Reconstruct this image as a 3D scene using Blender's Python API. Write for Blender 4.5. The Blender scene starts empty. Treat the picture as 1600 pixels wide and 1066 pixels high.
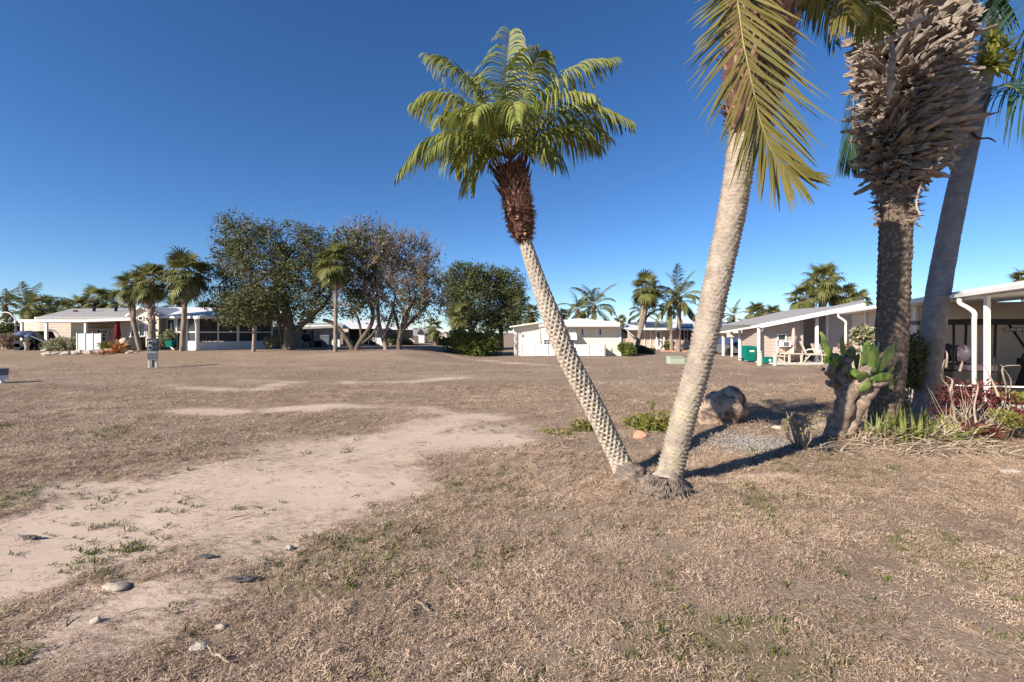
import bpy, math, random
import numpy as np
from mathutils import Vector, Matrix
R = math.radians
sc = bpy.context.scene
COL = sc.collection

# ------------------------------------------------------------------ camera
FPX, CX, YH, CAMH = 720.0, 800.0, 520.0, 1.8
cam_d = bpy.data.cameras.new('camera'); cam = bpy.data.objects.new('camera', cam_d); COL.objects.link(cam)
cam.location = (0, 0, CAMH); cam.rotation_euler = (R(90), 0, 0)
cam_d.lens = 36 * FPX / 1600; cam_d.shift_y = -13 / 1600
cam_d.clip_start = .05; cam_d.clip_end = 3000
sc.camera = cam
# ------------------------------------------------------------------ sky, sun, exposure
SUN_EL = R(28.5); SUN_AZ = math.atan2(-.78, -.62)           # direction towards the sun, clockwise from +Y
world = bpy.data.worlds.new('World'); sc.world = world; world.use_nodes = True
wn = world.node_tree.nodes; wl = world.node_tree.links
bg = wn['Background']; sky = wn.new('ShaderNodeTexSky'); sky.sky_type = 'NISHITA'
sky.sun_disc = False; sky.sun_elevation = SUN_EL; sky.sun_rotation = SUN_AZ
sky.altitude = 1500; sky.air_density = .95; sky.dust_density = 0; sky.ozone_density = 4.8
hs = wn.new('ShaderNodeHueSaturation'); hs.inputs['Saturation'].default_value = 1.15; hs.inputs['Hue'].default_value = .504; wl.new(sky.outputs[0], hs.inputs['Color'])
wl.new(hs.outputs[0], bg.inputs[0]); bg.inputs[1].default_value = .075
sun_d = bpy.data.lights.new('sun', 'SUN'); sun = bpy.data.objects.new('sun', sun_d); COL.objects.link(sun)
sun_d.energy = 4.6; sun_d.angle = R(.5); sun_d.color = (1, .90, .77)
sv = Vector((math.sin(SUN_AZ) * math.cos(SUN_EL), math.cos(SUN_AZ) * math.cos(SUN_EL), math.sin(SUN_EL)))
sun.rotation_euler = sv.to_track_quat('Z', 'Y').to_euler(); sun.location = sv * 60
vs = sc.view_settings; vs.view_transform = 'Standard'; vs.look = 'None'; vs.gamma = 1; vs.use_curve_mapping = False
vs.exposure = 1.0

# ------------------------------------------------------------------ helpers
rnd = random.Random(7)
def ss(a, b, x):
    t = np.clip((np.asarray(x, float) - a) / (b - a), 0, 1); return t * t * (3 - 2 * t)
def vnoise(x, y, seed=0):
    x = np.asarray(x, float); y = np.asarray(y, float)
    xi = np.floor(x); yi = np.floor(y); fx = x - xi; fy = y - yi
    def h(a, b):
        n = np.sin(a * 127.1 + b * 311.7 + seed * 74.7) * 43758.5453; return n - np.floor(n)
    fx = fx * fx * (3 - 2 * fx); fy = fy * fy * (3 - 2 * fy)
    return (h(xi, yi) * (1 - fx) + h(xi + 1, yi) * fx) * (1 - fy) + (h(xi, yi + 1) * (1 - fx) + h(xi + 1, yi + 1) * fx) * fy
def fbm(x, y, seed=0, o=4):
    s = 0; a = .5
    for i in range(o):
        s = s + a * vnoise(x, y, seed + i * 3.3); x = x * 2.03 + 11.3; y = y * 2.03 + 5.7; a *= .5
    return s / (1 - .5 ** o)
def ground_z(x, y):
    x = np.asarray(x, float); y = np.asarray(y, float)
    z = .6 * ss(24, 31, y) * ss(-2, -8, x) * (1 - .6 * ss(40, 60, y) * ss(-14, -6, x))
    z = z + .10 * (fbm(x * .22, y * .22, 3, 3) - .5) * ss(1, 4, y) * (1 - ss(18, 26, y))
    z = z + .05 * (fbm(x * 1.1, y * 1.1, 5, 3) - .5) * (1 - ss(14, 22, y))
    z = z + .10 * np.exp(-(((x - 1.75) / .7) ** 2 + ((y - 5.3) / .6) ** 2))
    return z
def gz(x, y): return float(ground_z(x, y))
def px(x, y, d): return Vector(((x - CX) / FPX * d, d, CAMH + (YH - y) / FPX * d))
def gp(x, y):                                              # where a line of sight meets the ground
    d = 1.0
    for i in range(4000):
        p = px(x, y, d)
        if p.z <= gz(p.x, p.y): return Vector((p.x, p.y, gz(p.x, p.y)))
        d *= 1.004
    return px(x, y, 60)
def gat(x, d):
    X = (x - CX) / FPX * d; return Vector((X, d, gz(X, d)))

class MB:
    def __init__(s): s.v = []; s.f = []; s.b = []
    def add(s, vs_, fs):
        o = len(s.v); s.v.extend([tuple(p) for p in vs_]); s.f.extend([tuple(i + o for i in f) for f in fs])
    def box(s, a, b):
        (x0, y0, z0), (x1, y1, z1) = a, b
        s.add([(x0, y0, z0), (x1, y0, z0), (x1, y1, z0), (x0, y1, z0), (x0, y0, z1), (x1, y0, z1), (x1, y1, z1), (x0, y1, z1)],
              [(0, 3, 2, 1), (4, 5, 6, 7), (0, 1, 5, 4), (1, 2, 6, 5), (2, 3, 7, 6), (3, 0, 4, 7)]); return s
    def hexa(s, p):
        s.add(p, [(0, 3, 2, 1), (4, 5, 6, 7), (0, 1, 5, 4), (1, 2, 6, 5), (2, 3, 7, 6), (3, 0, 4, 7)]); return s
    def slab(s, pts, t):                                   # polygon pts, thickened downwards by t
        n = len(pts); pts = [Vector(p) for p in pts]; lo = [p - Vector((0, 0, t)) for p in pts]
        s.add(pts + lo, [tuple(range(n)), tuple(range(2 * n - 1, n - 1, -1))] + [(i, i + n, (i + 1) % n + n, (i + 1) % n) for i in range(n)]); return s
    def bar(s, a, b, w, h=None, up=(0, 0, 1)):
        a = Vector(a); b = Vector(b); h = h or w; t = (b - a).normalized(); up = Vector(up)
        if abs(t.dot(up)) > .98: up = Vector((0, 1, 0))
        u = t.cross(up).normalized() * w / 2; n = u.cross(t).normalized() * h / 2
        s.hexa([a - u - n, a + u - n, b + u - n, b - u - n, a - u + n, a + u + n, b + u + n, b - u + n]); return s
    def tube(s, pts, rad, n=8, cap=True):
        pts = [Vector(p) for p in pts]; m = len(pts); rings = []; ref = None
        if not hasattr(rad, '__len__'): rad = [rad] * m
        for i in range(m):
            t = (pts[min(i + 1, m - 1)] - pts[max(i - 1, 0)]).normalized()
            if ref is None: ref = Vector((1, 0, 0)) if abs(t.x) < .9 else Vector((0, 1, 0))
            u = (ref - t * ref.dot(t)).normalized(); w = t.cross(u); ref = u
            rings.append([pts[i] + (u * math.cos(k / n * 2 * math.pi) + w * math.sin(k / n * 2 * math.pi)) * rad[i] for k in range(n)])
        fs = [(i * n + k, i * n + (k + 1) % n, (i + 1) * n + (k + 1) % n, (i + 1) * n + k) for i in range(m - 1) for k in range(n)]
        if cap: fs += [tuple(range(n - 1, -1, -1)), tuple((m - 1) * n + k for k in range(n))]
        s.add([p for r in rings for p in r], fs); return s
    def lathe(s, c, prof, n=14):                           # profile of (r, z) about a vertical axis at c
        c = Vector(c); m = len(prof)
        vs_ = [c + Vector((r * math.cos(k / n * 2 * math.pi), r * math.sin(k / n * 2 * math.pi), z)) for r, z in prof for k in range(n)]
        fs = [(i * n + k, i * n + (k + 1) % n, (i + 1) * n + (k + 1) % n, (i + 1) * n + k) for i in range(m - 1) for k in range(n)]
        s.add(vs_, fs + [tuple(range(n - 1, -1, -1)), tuple((m - 1) * n + k for k in range(n))]); return s
    def blob(s, c, r, seed=0, amp=.2, nu=14, nv=9, fr=1.6):
        c = Vector(c); rg = random.Random(seed); ph = [rg.uniform(0, 9) for _ in range(6)]; vs_ = []
        for j in range(nv + 1):
            th = math.pi * j / nv
            for i in range(nu):
                p = 2 * math.pi * i / nu; d = Vector((math.sin(th) * math.cos(p), math.sin(th) * math.sin(p), math.cos(th)))
                k = 1 + amp * (math.sin(d.x * fr * 2 + ph[0]) * math.sin(d.y * fr * 2.3 + ph[1]) + .6 * math.sin(d.z * fr * 4 + ph[2] + d.x * 3) + .4 * math.sin(d.y * fr * 6 + ph[3]) * math.sin(d.x * fr * 5 + ph[4]))
                vs_.append(c + Vector((d.x * r[0], d.y * r[1], d.z * r[2])) * k)
        s.add(vs_, [(j * nu + i, (j + 1) * nu + i, (j + 1) * nu + (i + 1) % nu, j * nu + (i + 1) % nu) for j in range(nv) for i in range(nu)]); return s
    def mesh(s, name, m, smooth=False):
        me = bpy.data.meshes.new(name); me.from_pydata(s.v, [], s.f); me.update()
        if m: me.materials.append(m)
        if smooth: me.polygons.foreach_set('use_smooth', [True] * len(me.polygons))
        return me
    def build(s, name, m, parent=None, smooth=False): return link(name, s.mesh(name, m, smooth), parent)
def link(name, me, parent=None):
    o = bpy.data.objects.new(name, me); COL.objects.link(o)
    if parent is not None:
        o.parent = parent
        if parent.parent is None: o.matrix_parent_inverse = Matrix.Translation(-Vector(parent.location))
    return o
def local(name, me, parent):                               # a child in the local space of its parent
    o = bpy.data.objects.new(name, me); COL.objects.link(o); o.parent = parent; return o
def tag(o, label, cat, group=None):
    o['label'] = label; o['category'] = cat
    if group: o['group'] = group
    return o
def thing(name, label, cat, loc, group=None):
    o = bpy.data.objects.new(name, None); COL.objects.link(o); o.location = loc; o.empty_display_size = .2
    return tag(o, label, cat, group)
def arr_mesh(name, V, k, m, smooth=False):                 # V: (n, k, 3) loose polygons of k corners
    n = V.shape[0]; me = bpy.data.meshes.new(name)
    me.vertices.add(n * k); me.vertices.foreach_set('co', V.reshape(-1).astype(np.float32))
    me.loops.add(n * k); me.loops.foreach_set('vertex_index', np.arange(n * k, dtype=np.int32))
    me.polygons.add(n); me.polygons.foreach_set('loop_start', np.arange(0, n * k, k, dtype=np.int32))
    try: me.polygons.foreach_set('loop_total', np.full(n, k, np.int32))
    except Exception: pass
    me.update(); me.validate(); me.materials.append(m); return me

# ------------------------------------------------------------------ materials
def mat(name, c1, c2=None, scale=6, rough=.8, bump=0, bscale=None, detail=5, metal=0, spec=.3, contrast=(.35, .65), stretch=None, island=0, trans=0):
    m = bpy.data.materials.new(name); m.use_nodes = True; nt = m.node_tree; N = nt.nodes; L = nt.links
    p = N['Principled BSDF']; p.inputs['Roughness'].default_value = rough; p.inputs['Metallic'].default_value = metal
    p.inputs['Specular IOR Level'].default_value = spec; p.inputs['Base Color'].default_value = (*c1, 1)
    geo = N.new('ShaderNodeNewGeometry'); vec = geo.outputs['Position']
    if stretch:
        mp = N.new('ShaderNodeMapping'); mp.inputs['Scale'].default_value = stretch; L.new(vec, mp.inputs[0]); vec = mp.outputs[0]
    col = None
    if c2:
        nz = N.new('ShaderNodeTexNoise'); nz.inputs['Scale'].default_value = scale; nz.inputs['Detail'].default_value = detail; nz.inputs['Roughness'].default_value = .62
        L.new(vec, nz.inputs['Vector'])
        mr = N.new('ShaderNodeMapRange'); mr.inputs[1].default_value = contrast[0]; mr.inputs[2].default_value = contrast[1]
        L.new(nz.outputs[0], mr.inputs[0]); f = mr.outputs[0]
        if island:
            mx = N.new('ShaderNodeMix'); mx.data_type = 'FLOAT'; mx.inputs[0].default_value = island
            L.new(f, mx.inputs[2]); L.new(geo.outputs['Random Per Island'], mx.inputs[3]); f = mx.outputs[0]
        mix = N.new('ShaderNodeMix'); mix.data_type = 'RGBA'; mix.inputs[6].default_value = (*c1, 1); mix.inputs[7].default_value = (*c2, 1)
        L.new(f, mix.inputs[0]); L.new(mix.outputs[2], p.inputs['Base Color']); col = mix.outputs[2]
    if bump:
        nb = N.new('ShaderNodeTexNoise'); nb.inputs['Scale'].default_value = bscale or scale * 3; nb.inputs['Detail'].default_value = 6
        L.new(vec, nb.inputs['Vector'])
        b = N.new('ShaderNodeBump'); b.inputs['Strength'].default_value = 1; b.inputs['Distance'].default_value = bump
        L.new(nb.outputs[0], b.inputs['Height']); L.new(b.outputs[0], p.inputs['Normal'])
    if trans:
        t = N.new('ShaderNodeBsdfTranslucent'); ms = N.new('ShaderNodeMixShader'); ms.inputs[0].default_value = trans
        if col: L.new(col, t.inputs[0])
        else: t.inputs[0].default_value = (*c1, 1)
        L.new(p.outputs[0], ms.inputs[1]); L.new(t.outputs[0], ms.inputs[2]); L.new(ms.outputs[0], N['Material Output'].inputs[0])
    return m
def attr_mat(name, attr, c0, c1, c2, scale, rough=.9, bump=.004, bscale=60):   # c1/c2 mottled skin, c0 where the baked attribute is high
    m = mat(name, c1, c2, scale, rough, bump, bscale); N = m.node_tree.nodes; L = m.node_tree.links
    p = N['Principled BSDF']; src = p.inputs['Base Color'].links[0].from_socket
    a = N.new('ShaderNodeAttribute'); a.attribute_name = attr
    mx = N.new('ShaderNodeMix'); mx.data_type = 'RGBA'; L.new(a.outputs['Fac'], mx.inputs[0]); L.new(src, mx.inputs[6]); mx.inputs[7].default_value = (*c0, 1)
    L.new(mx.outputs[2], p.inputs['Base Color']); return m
M = {}
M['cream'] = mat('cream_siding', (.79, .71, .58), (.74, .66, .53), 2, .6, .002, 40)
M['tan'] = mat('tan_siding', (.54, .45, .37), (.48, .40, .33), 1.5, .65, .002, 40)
M['mauve'] = mat('mauve_siding', (.52, .425, .36), (.46, .375, .32), 1.5, .65, .002, 40)
M['peach'] = mat('peach_siding', (.66, .56, .46), (.60, .50, .41), 1.5, .65, .002, 40)
M['pebble'] = mat('pale_pebble', (.50, .45, .39), (.40, .35, .30), 20, .9, .004, 60)
M['white'] = mat('white_paint', (.78, .76, .74), (.70, .68, .66), 3, .5)
M['whitewall'] = mat('white_wall', (.70, .70, .70), (.60, .60, .60), 2, .6)
M['roofgrey'] = mat('grey_shingle', (.34, .32, .315), (.26, .25, .245), 8, .9, .006, 30)
M['roofwhite'] = mat('white_roof', (.72, .71, .73), (.60, .59, .62), 2, .5)
M['roofcream'] = mat('cream_roof', (.80, .75, .65), (.74, .69, .59), 2, .6)
M['glass'] = mat('window_glass', (.03, .04, .05), None, rough=.08, spec=.6)
M['screen'] = mat('insect_screen', (.035, .035, .038), (.06, .06, .06), 3, .7)
M['dark'] = mat('black_plastic', (.012, .012, .013), (.02, .02, .02), 6, .45)
M['metalgrey'] = mat('grey_metal', (.16, .17, .19), (.11, .12, .135), 9, .5, metal=.2)
M['concrete'] = mat('concrete', (.60, .56, .51), (.52, .48, .44), 4, .9, .003, 40)
M['greenbin'] = mat('green_plastic', (.0, .17, .13), (.0, .14, .11), 3, .45)
M['palegreen'] = mat('pale_green_metal', (.44, .50, .36), (.36, .42, .31), 6, .6)
M['boxgreen'] = mat('utility_green', (.40, .43, .33), (.32, .36, .28), 6, .6)
M['maroon'] = mat('maroon_cloth', (.16, .012, .012), (.10, .01, .012), 5, .9)
M['blue'] = mat('blue_cover', (.03, .055, .12), (.05, .08, .16), 4, .7)
M['wood'] = mat('weathered_wood', (.24, .15, .09), (.17, .10, .06), 8, .8)
M['seat'] = mat('mauve_seat_vinyl', (.10, .07, .09), (.07, .055, .08), 4, .5)
M['cushion'] = mat('beige_cushion', (.46, .38, .32), (.40, .33, .28), 4, .9)
M['chairframe'] = mat('cream_metal', (.62, .57, .46), (.5, .46, .38), 6, .5)
M['stone'] = mat('pale_stone', (.50, .43, .35), (.36, .31, .25), 6, .95, .01, 20)
M['boulder'] = mat('boulder_stone', (.42, .31, .225), (.11, .085, .07), 4.2, .95, .02, 18, contrast=(.47, .62))
M['coral'] = mat('coral_shell', (.72, .36, .24), (.62, .28, .18), 12, .8)
M['bark'] = mat('oak_bark', (.16, .13, .10), (.08, .065, .05), 6, .95, .02, 14, stretch=(1, 1, .3))
M['barkpale'] = mat('pale_bark', (.36, .29, .23), (.22, .17, .13), 6, .95, .02, 14, stretch=(1, 1, .3))
M['twig'] = mat('bare_twig', (.40, .315, .265), (.26, .20, .165), 6, .95)
M['oakleaf'] = mat('oak_leaf', (.055, .068, .026), (.165, .155, .065), 1.1, .55, island=.55, trans=.2)
M['oakleaf2'] = mat('green_oak_leaf', (.05, .07, .026), (.15, .155, .06), .9, .55, island=.55, trans=.2)
M['dryleaf'] = mat('dry_leaf', (.20, .14, .095), (.38, .27, .20), 1.1, .7, island=.5, trans=.2)
M['sabalt'] = mat('sabal_trunk', (.30, .24, .185), (.18, .14, .11), 7, .95, .015, 20, stretch=(1, 1, 3))
M['sabaldk'] = mat('dark_boot', (.12, .075, .05), (.07, .045, .03), 7, .95, .01, 20)
M['sabal'] = mat('fan_leaf', (.055, .08, .02), (.27, .25, .09), 1.6, .45, island=.55, trans=.25)
M['deadfan'] = mat('dead_fan_leaf', (.32, .22, .12), (.42, .31, .18), 2, .8, island=.5, trans=.2)
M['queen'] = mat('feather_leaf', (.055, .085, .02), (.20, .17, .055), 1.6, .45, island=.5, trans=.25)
M['queennear'] = mat('hero_leaflet', (.065, .115, .022), (.33, .32, .08), 2.2, .55, island=.55, trans=.3, spec=.3)  # leaflet colour of the near palms, paler range than feather_leaf
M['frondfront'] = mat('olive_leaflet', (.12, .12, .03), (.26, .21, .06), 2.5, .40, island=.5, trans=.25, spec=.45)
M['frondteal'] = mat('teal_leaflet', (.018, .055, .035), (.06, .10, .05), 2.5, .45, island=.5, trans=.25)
M['rachis'] = mat('rachis', (.30, .27, .09), (.24, .19, .07), 4, .5)
M['fibre'] = mat('boot_fibre', (.15, .075, .05), (.06, .03, .022), 9, .95, .008, 60)
M['fibrescale'] = mat('boot_scale', (.42, .255, .185), (.15, .08, .058), 6, .95, .004, 60, island=.6)
M['husk'] = mat('husk_shred', (.24, .18, .135), (.11, .08, .06), 9, .95, island=.6)
M['boot'] = mat('dead_boot', (.40, .335, .28), (.135, .10, .08), 9, .95, .006, 50, island=.35)
M['trunkrough'] = mat('rough_trunk', (.115, .085, .065), (.40, .31, .24), 16, .95, .02, 26, contrast=(.5, .78))
M['pad'] = mat('cactus_pad', (.05, .11, .02), (.17, .23, .05), 7, .34, .004, 30, spec=.5)
M['padold'] = mat('old_cactus_trunk', (.33, .25, .195), (.13, .095, .07), 11, .95, .012, 26)
M['strap'] = mat('strap_leaf', (.14, .18, .035), (.30, .32, .09), 4, .5, island=.6, trans=.2)
M['straw'] = mat('dead_strap', (.60, .49, .37), (.32, .24, .17), 5, .9, island=.7)
M['red'] = mat('red_leaf', (.085, .018, .022), (.23, .07, .06), 4, .45, island=.7, trans=.2)
M['yellow'] = mat('yellow_green_leaf', (.14, .17, .028), (.33, .31, .075), 4, .5, island=.7, trans=.25)
M['hedge'] = mat('hedge_leaf', (.06, .095, .018), (.21, .22, .05), 2, .5, island=.6, trans=.2)
M['cover'] = mat('ground_cover_leaf', (.10, .13, .025), (.26, .22, .05), 5, .5, island=.7, trans=.2)
M['varieg'] = mat('variegated_leaf', (.12, .15, .06), (.45, .42, .28), 6, .5, island=.7, trans=.2)
M['brom'] = mat('orange_bromeliad', (.42, .16, .06), (.55, .28, .12), 5, .5, island=.6)
M['blade'] = mat('dry_blade', (.15, .103, .07), (.74, .558, .412), .55, .9, island=.68, trans=.1)
M['bladegreen'] = mat('green_blade', (.07, .10, .025), (.20, .20, .06), 2, .7, island=.7, trans=.2)
M['char'] = mat('charred_scrap', (.05, .05, .055), (.10, .095, .095), 20, .8, .01, 60)
M['rust'] = mat('solar_panel', (.03, .035, .05), (.05, .055, .07), 3, .3)
M['gravel'] = mat('grey_gravel', (.36, .345, .33), (.15, .145, .14), 9, .95, island=.6)
M['vine'] = mat('dead_vine', (.40, .32, .25), (.24, .19, .15), 8, .95)
# ================================================================== THE GROUND
def capsule(x, y, pts, w):                                 # soft distance to a polyline, 1 on it, 0 beyond w
    best = np.full(np.shape(x), 9e9)
    for (a, b) in zip(pts[:-1], pts[1:]):
        ax, ay = a; bx, by = b; dx, dy = bx - ax, by - ay; t = np.clip(((x - ax) * dx + (y - ay) * dy) / (dx * dx + dy * dy + 1e-9), 0, 1)
        best = np.minimum(best, np.hypot(x - ax - t * dx, y - ay - t * dy))
    return np.clip(1.4 - best / w, 0, 1)
def flat(pp): return [((x - CX) / FPX * (1296 / (y - YH)), 1296 / (y - YH)) for x, y in pp]
BARE = [([(330, 770), (400, 790), (440, 760)], .75), ([(240, 770), (400, 725), (560, 700)], .55), ([(480, 735), (640, 700), (805, 672)], .36),
        ([(560, 715), (660, 668), (740, 655)], .35), ([(430, 640), (600, 633), (745, 652)], .35), ([(-60, 850), (120, 800), (260, 770)], .20),
        ([(-60, 940), (100, 870), (280, 800)], .16), ([(120, 985), (270, 945), (330, 940)], .16), ([(60, 850), (250, 845), (360, 820)], .26),
        ([(560, 597), (640, 595), (722, 590)], .55), ([(265, 603), (400, 612), (420, 603)], .5), ([(300, 640), (360, 642)], .4), ([(380, 595), (470, 598)], .35), ([(700, 560), (900, 574)], .6), ([(1225, 655), (1320, 668)], .25),
        ([(450, 850), (560, 760)], .3), ([(1150, 745), (1240, 738)], .08)]
def sand_mask(x, y):                                       # share of bare soil, fading out softly at the edges
    m = np.zeros(np.shape(x)); wob = (fbm(x * .9, y * .9, 21, 4) - .5) * .9; wob2 = (fbm(x * .9 + 40, y * .9, 23, 4) - .5) * .9
    for pp, w in BARE:
        q = flat(pp); far = q[0][1] > 9; k = capsule(x + wob * (.5 if far else 1), y + wob2 * (.5 if far else 1), q, w * (1.3 if far else 2.3)) / 1.4
        m = np.maximum(m, (.72 if far or pp[0][0] == 120 else 1.0) * k)
    n2 = fbm(x * .75, y * 1.3, 41, 4)
    return np.clip(m * 1.08 + (n2 - .52) * .75 * ss(.02, .35, m) + .10 * ss(.5, .8, n2), 0, 1)
def green_mask(x, y):
    n = fbm(x * .8, y * .8, 51, 4); near = 1 - ss(3.2, 6.0, y)
    m = .8 * ss(.66, .82, n + .10 * near + .05 * ss(-1, 2, x) * near)
    m = m * (1 - .8 * ss(.15, .6, sand_mask(x, y)))
    for cx_, cy_, r in [(20, 778, .22), (85, 768, .16), (150, 890, .15), (215, 862, .22), (565, 848, .13), (760, 870, .25), (715, 830, .15), (1275, 780, .14), (1460, 855, .2), (760, 700, .1)]:
        q = flat([(cx_, cy_)])[0]; m = np.maximum(m, np.exp(-((x - q[0]) ** 2 + (y - q[1]) ** 2) / r ** 2) * ss(.35, .6, fbm(x * 5, y * 5, 57, 3)) * 1.2)
    return np.clip(m, 0, 1)
def spaced(lo, hi, c, s0, g):
    a = [c]; s = s0
    while a[-1] < hi: a.append(a[-1] + s); s *= g
    b = [c]; s = s0
    while b[-1] > lo: b.append(b[-1] - s); s *= g
    return np.array(b[:0:-1] + a)
xs = spaced(-900, 900, .0, .07, 1.022); ys = np.concatenate([np.linspace(-60, 0, 20), np.arange(.5, 2, .2), spaced(2, 1500, 2.0, .055, 1.018)])
ys = np.unique(np.round(ys, 4)); GX, GY = np.meshgrid(xs, ys); GZ = ground_z(GX, GY); SM = sand_mask(GX, GY)
rut = (fbm(GX * 6, GY * 6, 61, 4) - .5) * .035 + (fbm(GX * 18, GY * 18, 63, 2) - .5) * .012
near_w = (1 - ss(8, 18, GY)) * ss(0, 2, GY)
GZ = GZ + near_w * (rut * (1 - .55 * SM) - .018 * SM)
nx, ny = len(xs), len(ys)
me = bpy.data.meshes.new('ground'); idx = np.arange(nx * ny).reshape(ny, nx)
me.from_pydata(np.stack([GX, GY, GZ], -1).reshape(-1, 3).tolist(), [], np.stack([idx[:-1, :-1], idx[:-1, 1:], idx[1:, 1:], idx[1:, :-1]], -1).reshape(-1, 4).tolist())
me.polygons.foreach_set('use_smooth', [True] * len(me.polygons))
for nm, arr in (('sand', SM), ('green', green_mask(GX, GY))):
    at = me.attributes.new(nm, 'FLOAT', 'POINT'); at.data.foreach_set('value', arr.reshape(-1).astype(np.float32))
gm = bpy.data.materials.new('ground_soil'); gm.use_nodes = True; nt = gm.node_tree; N = nt.nodes; L = nt.links; P = N['Principled BSDF']
P.inputs['Roughness'].default_value = .95; P.inputs['Specular IOR Level'].default_value = .1
geo = N.new('ShaderNodeNewGeometry')
def noise(sc_, det=5, rough=.6, vec=None, st=None):
    n = N.new('ShaderNodeTexNoise'); n.inputs['Scale'].default_value = sc_; n.inputs['Detail'].default_value = det; n.inputs['Roughness'].default_value = rough
    v = geo.outputs['Position']
    if st: mp = N.new('ShaderNodeMapping'); mp.inputs['Scale'].default_value = st; L.new(v, mp.inputs[0]); v = mp.outputs[0]
    L.new(v, n.inputs['Vector']); return n.outputs[0]
def rng(s, a, b): 
    m = N.new('ShaderNodeMapRange'); m.inputs[1].default_value = a; m.inputs[2].default_value = b; L.new(s, m.inputs[0]); return m.outputs[0]
def mixc(f, a, b):
    m = N.new('ShaderNodeMix'); m.data_type = 'RGBA'; L.new(f, m.inputs[0])
    for i, c in ((6, a), (7, b)):
        if isinstance(c, tuple): m.inputs[i].default_value = (*c, 1)
        else: L.new(c, m.inputs[i])
    return m.outputs[2]
def attrf(n_): a = N.new('ShaderNodeAttribute'); a.attribute_name = n_; return a.outputs['Fac']
def math_(op, a, b):
    m = N.new('ShaderNodeMath'); m.operation = op
    for i, c in enumerate((a, b)):
        if isinstance(c, (int, float)): m.inputs[i].default_value = c
        else: L.new(c, m.inputs[i])
    return m.outputs[0]
thatch = mixc(rng(noise(38, 6, .7), .34, .66), (.092, .063, .044), (.45, .332, .242))
thatch = mixc(math_('MULTIPLY', rng(noise(1.1, 6, .65), .40, .66), .75), thatch, (.27, .195, .145))
thatch = mixc(math_('MULTIPLY', rng(noise(.35, 6, .7, st=(.45, 1, 1)), .46, .70), .55), thatch, (.47, .37, .29))
thatch = mixc(math_('MULTIPLY', rng(noise(.09, 5, .6, st=(.4, 1, 1)), .50, .66), .35), thatch, (.25, .21, .12))
thatch = mixc(math_('MULTIPLY', attrf('green'), .45), thatch, (.14, .15, .055))
sandc = mixc(rng(noise(9, 7, .7), .3, .7), (.475, .37, .29), (.56, .44, .35))
sandc = mixc(math_('MULTIPLY', rng(noise(70, 4, .6, st=(1, .5, 1)), .66, .74), .6), sandc, (.22, .16, .12))
frag = math_('ADD', attrf('sand'), math_('MULTIPLY', math_('SUBTRACT', noise(11, 9, .84, st=(.75, 1.7, 1)), .5), 3.0))
L.new(mixc(rng(frag, .34, .72), thatch, sandc), P.inputs['Base Color'])
hgt = math_('ADD', noise(30, 6, .7), math_('MULTIPLY', noise(110, 4, .6), .5))
bp = N.new('ShaderNodeBump'); bp.inputs['Strength'].default_value = 1; bp.inputs['Distance'].default_value = .03; L.new(rng(attrf('sand'), 1.0, -.15), bp.inputs['Strength']); L.new(hgt, bp.inputs['Height']); L.new(bp.outputs[0], P.inputs['Normal'])
me.materials.append(gm); ground = link('ground', me); ground['kind'] = 'structure'

# dry turf: tufts of blades scattered over the near ground (stuff)
def scatter(name, src, pos, rot, scl):
    me = bpy.data.meshes.new(name); me.from_pydata(pos.tolist(), [], [])
    a = me.attributes.new('rot', 'FLOAT_VECTOR', 'POINT'); a.data.foreach_set('vector', rot.reshape(-1).astype(np.float32))
    a = me.attributes.new('scl', 'FLOAT', 'POINT'); a.data.foreach_set('value', scl.astype(np.float32))
    o = link(name, me); o['kind'] = 'stuff'
    ng = bpy.data.node_groups.new(name, 'GeometryNodeTree')
    ng.interface.new_socket('Geometry', in_out='INPUT', socket_type='NodeSocketGeometry'); ng.interface.new_socket('Geometry', in_out='OUTPUT', socket_type='NodeSocketGeometry')
    gi = ng.nodes.new('NodeGroupInput'); go = ng.nodes.new('NodeGroupOutput'); ip = ng.nodes.new('GeometryNodeInstanceOnPoints')
    oi = ng.nodes.new('GeometryNodeObjectInfo'); oi.inputs['Object'].default_value = src
    ar = ng.nodes.new('GeometryNodeInputNamedAttribute'); ar.data_type = 'FLOAT_VECTOR'; ar.inputs['Name'].default_value = 'rot'
    asx = ng.nodes.new('GeometryNodeInputNamedAttribute'); asx.data_type = 'FLOAT'; asx.inputs['Name'].default_value = 'scl'
    l = ng.links.new; l(gi.outputs[0], ip.inputs['Points']); l(oi.outputs['Geometry'], ip.inputs['Instance']); l(ar.outputs['Attribute'], ip.inputs['Rotation']); l(asx.outputs['Attribute'], ip.inputs['Scale']); l(ip.outputs[0], go.inputs[0])
    mod = o.modifiers.new('scatter', 'NODES'); mod.node_group = ng; return o
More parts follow.
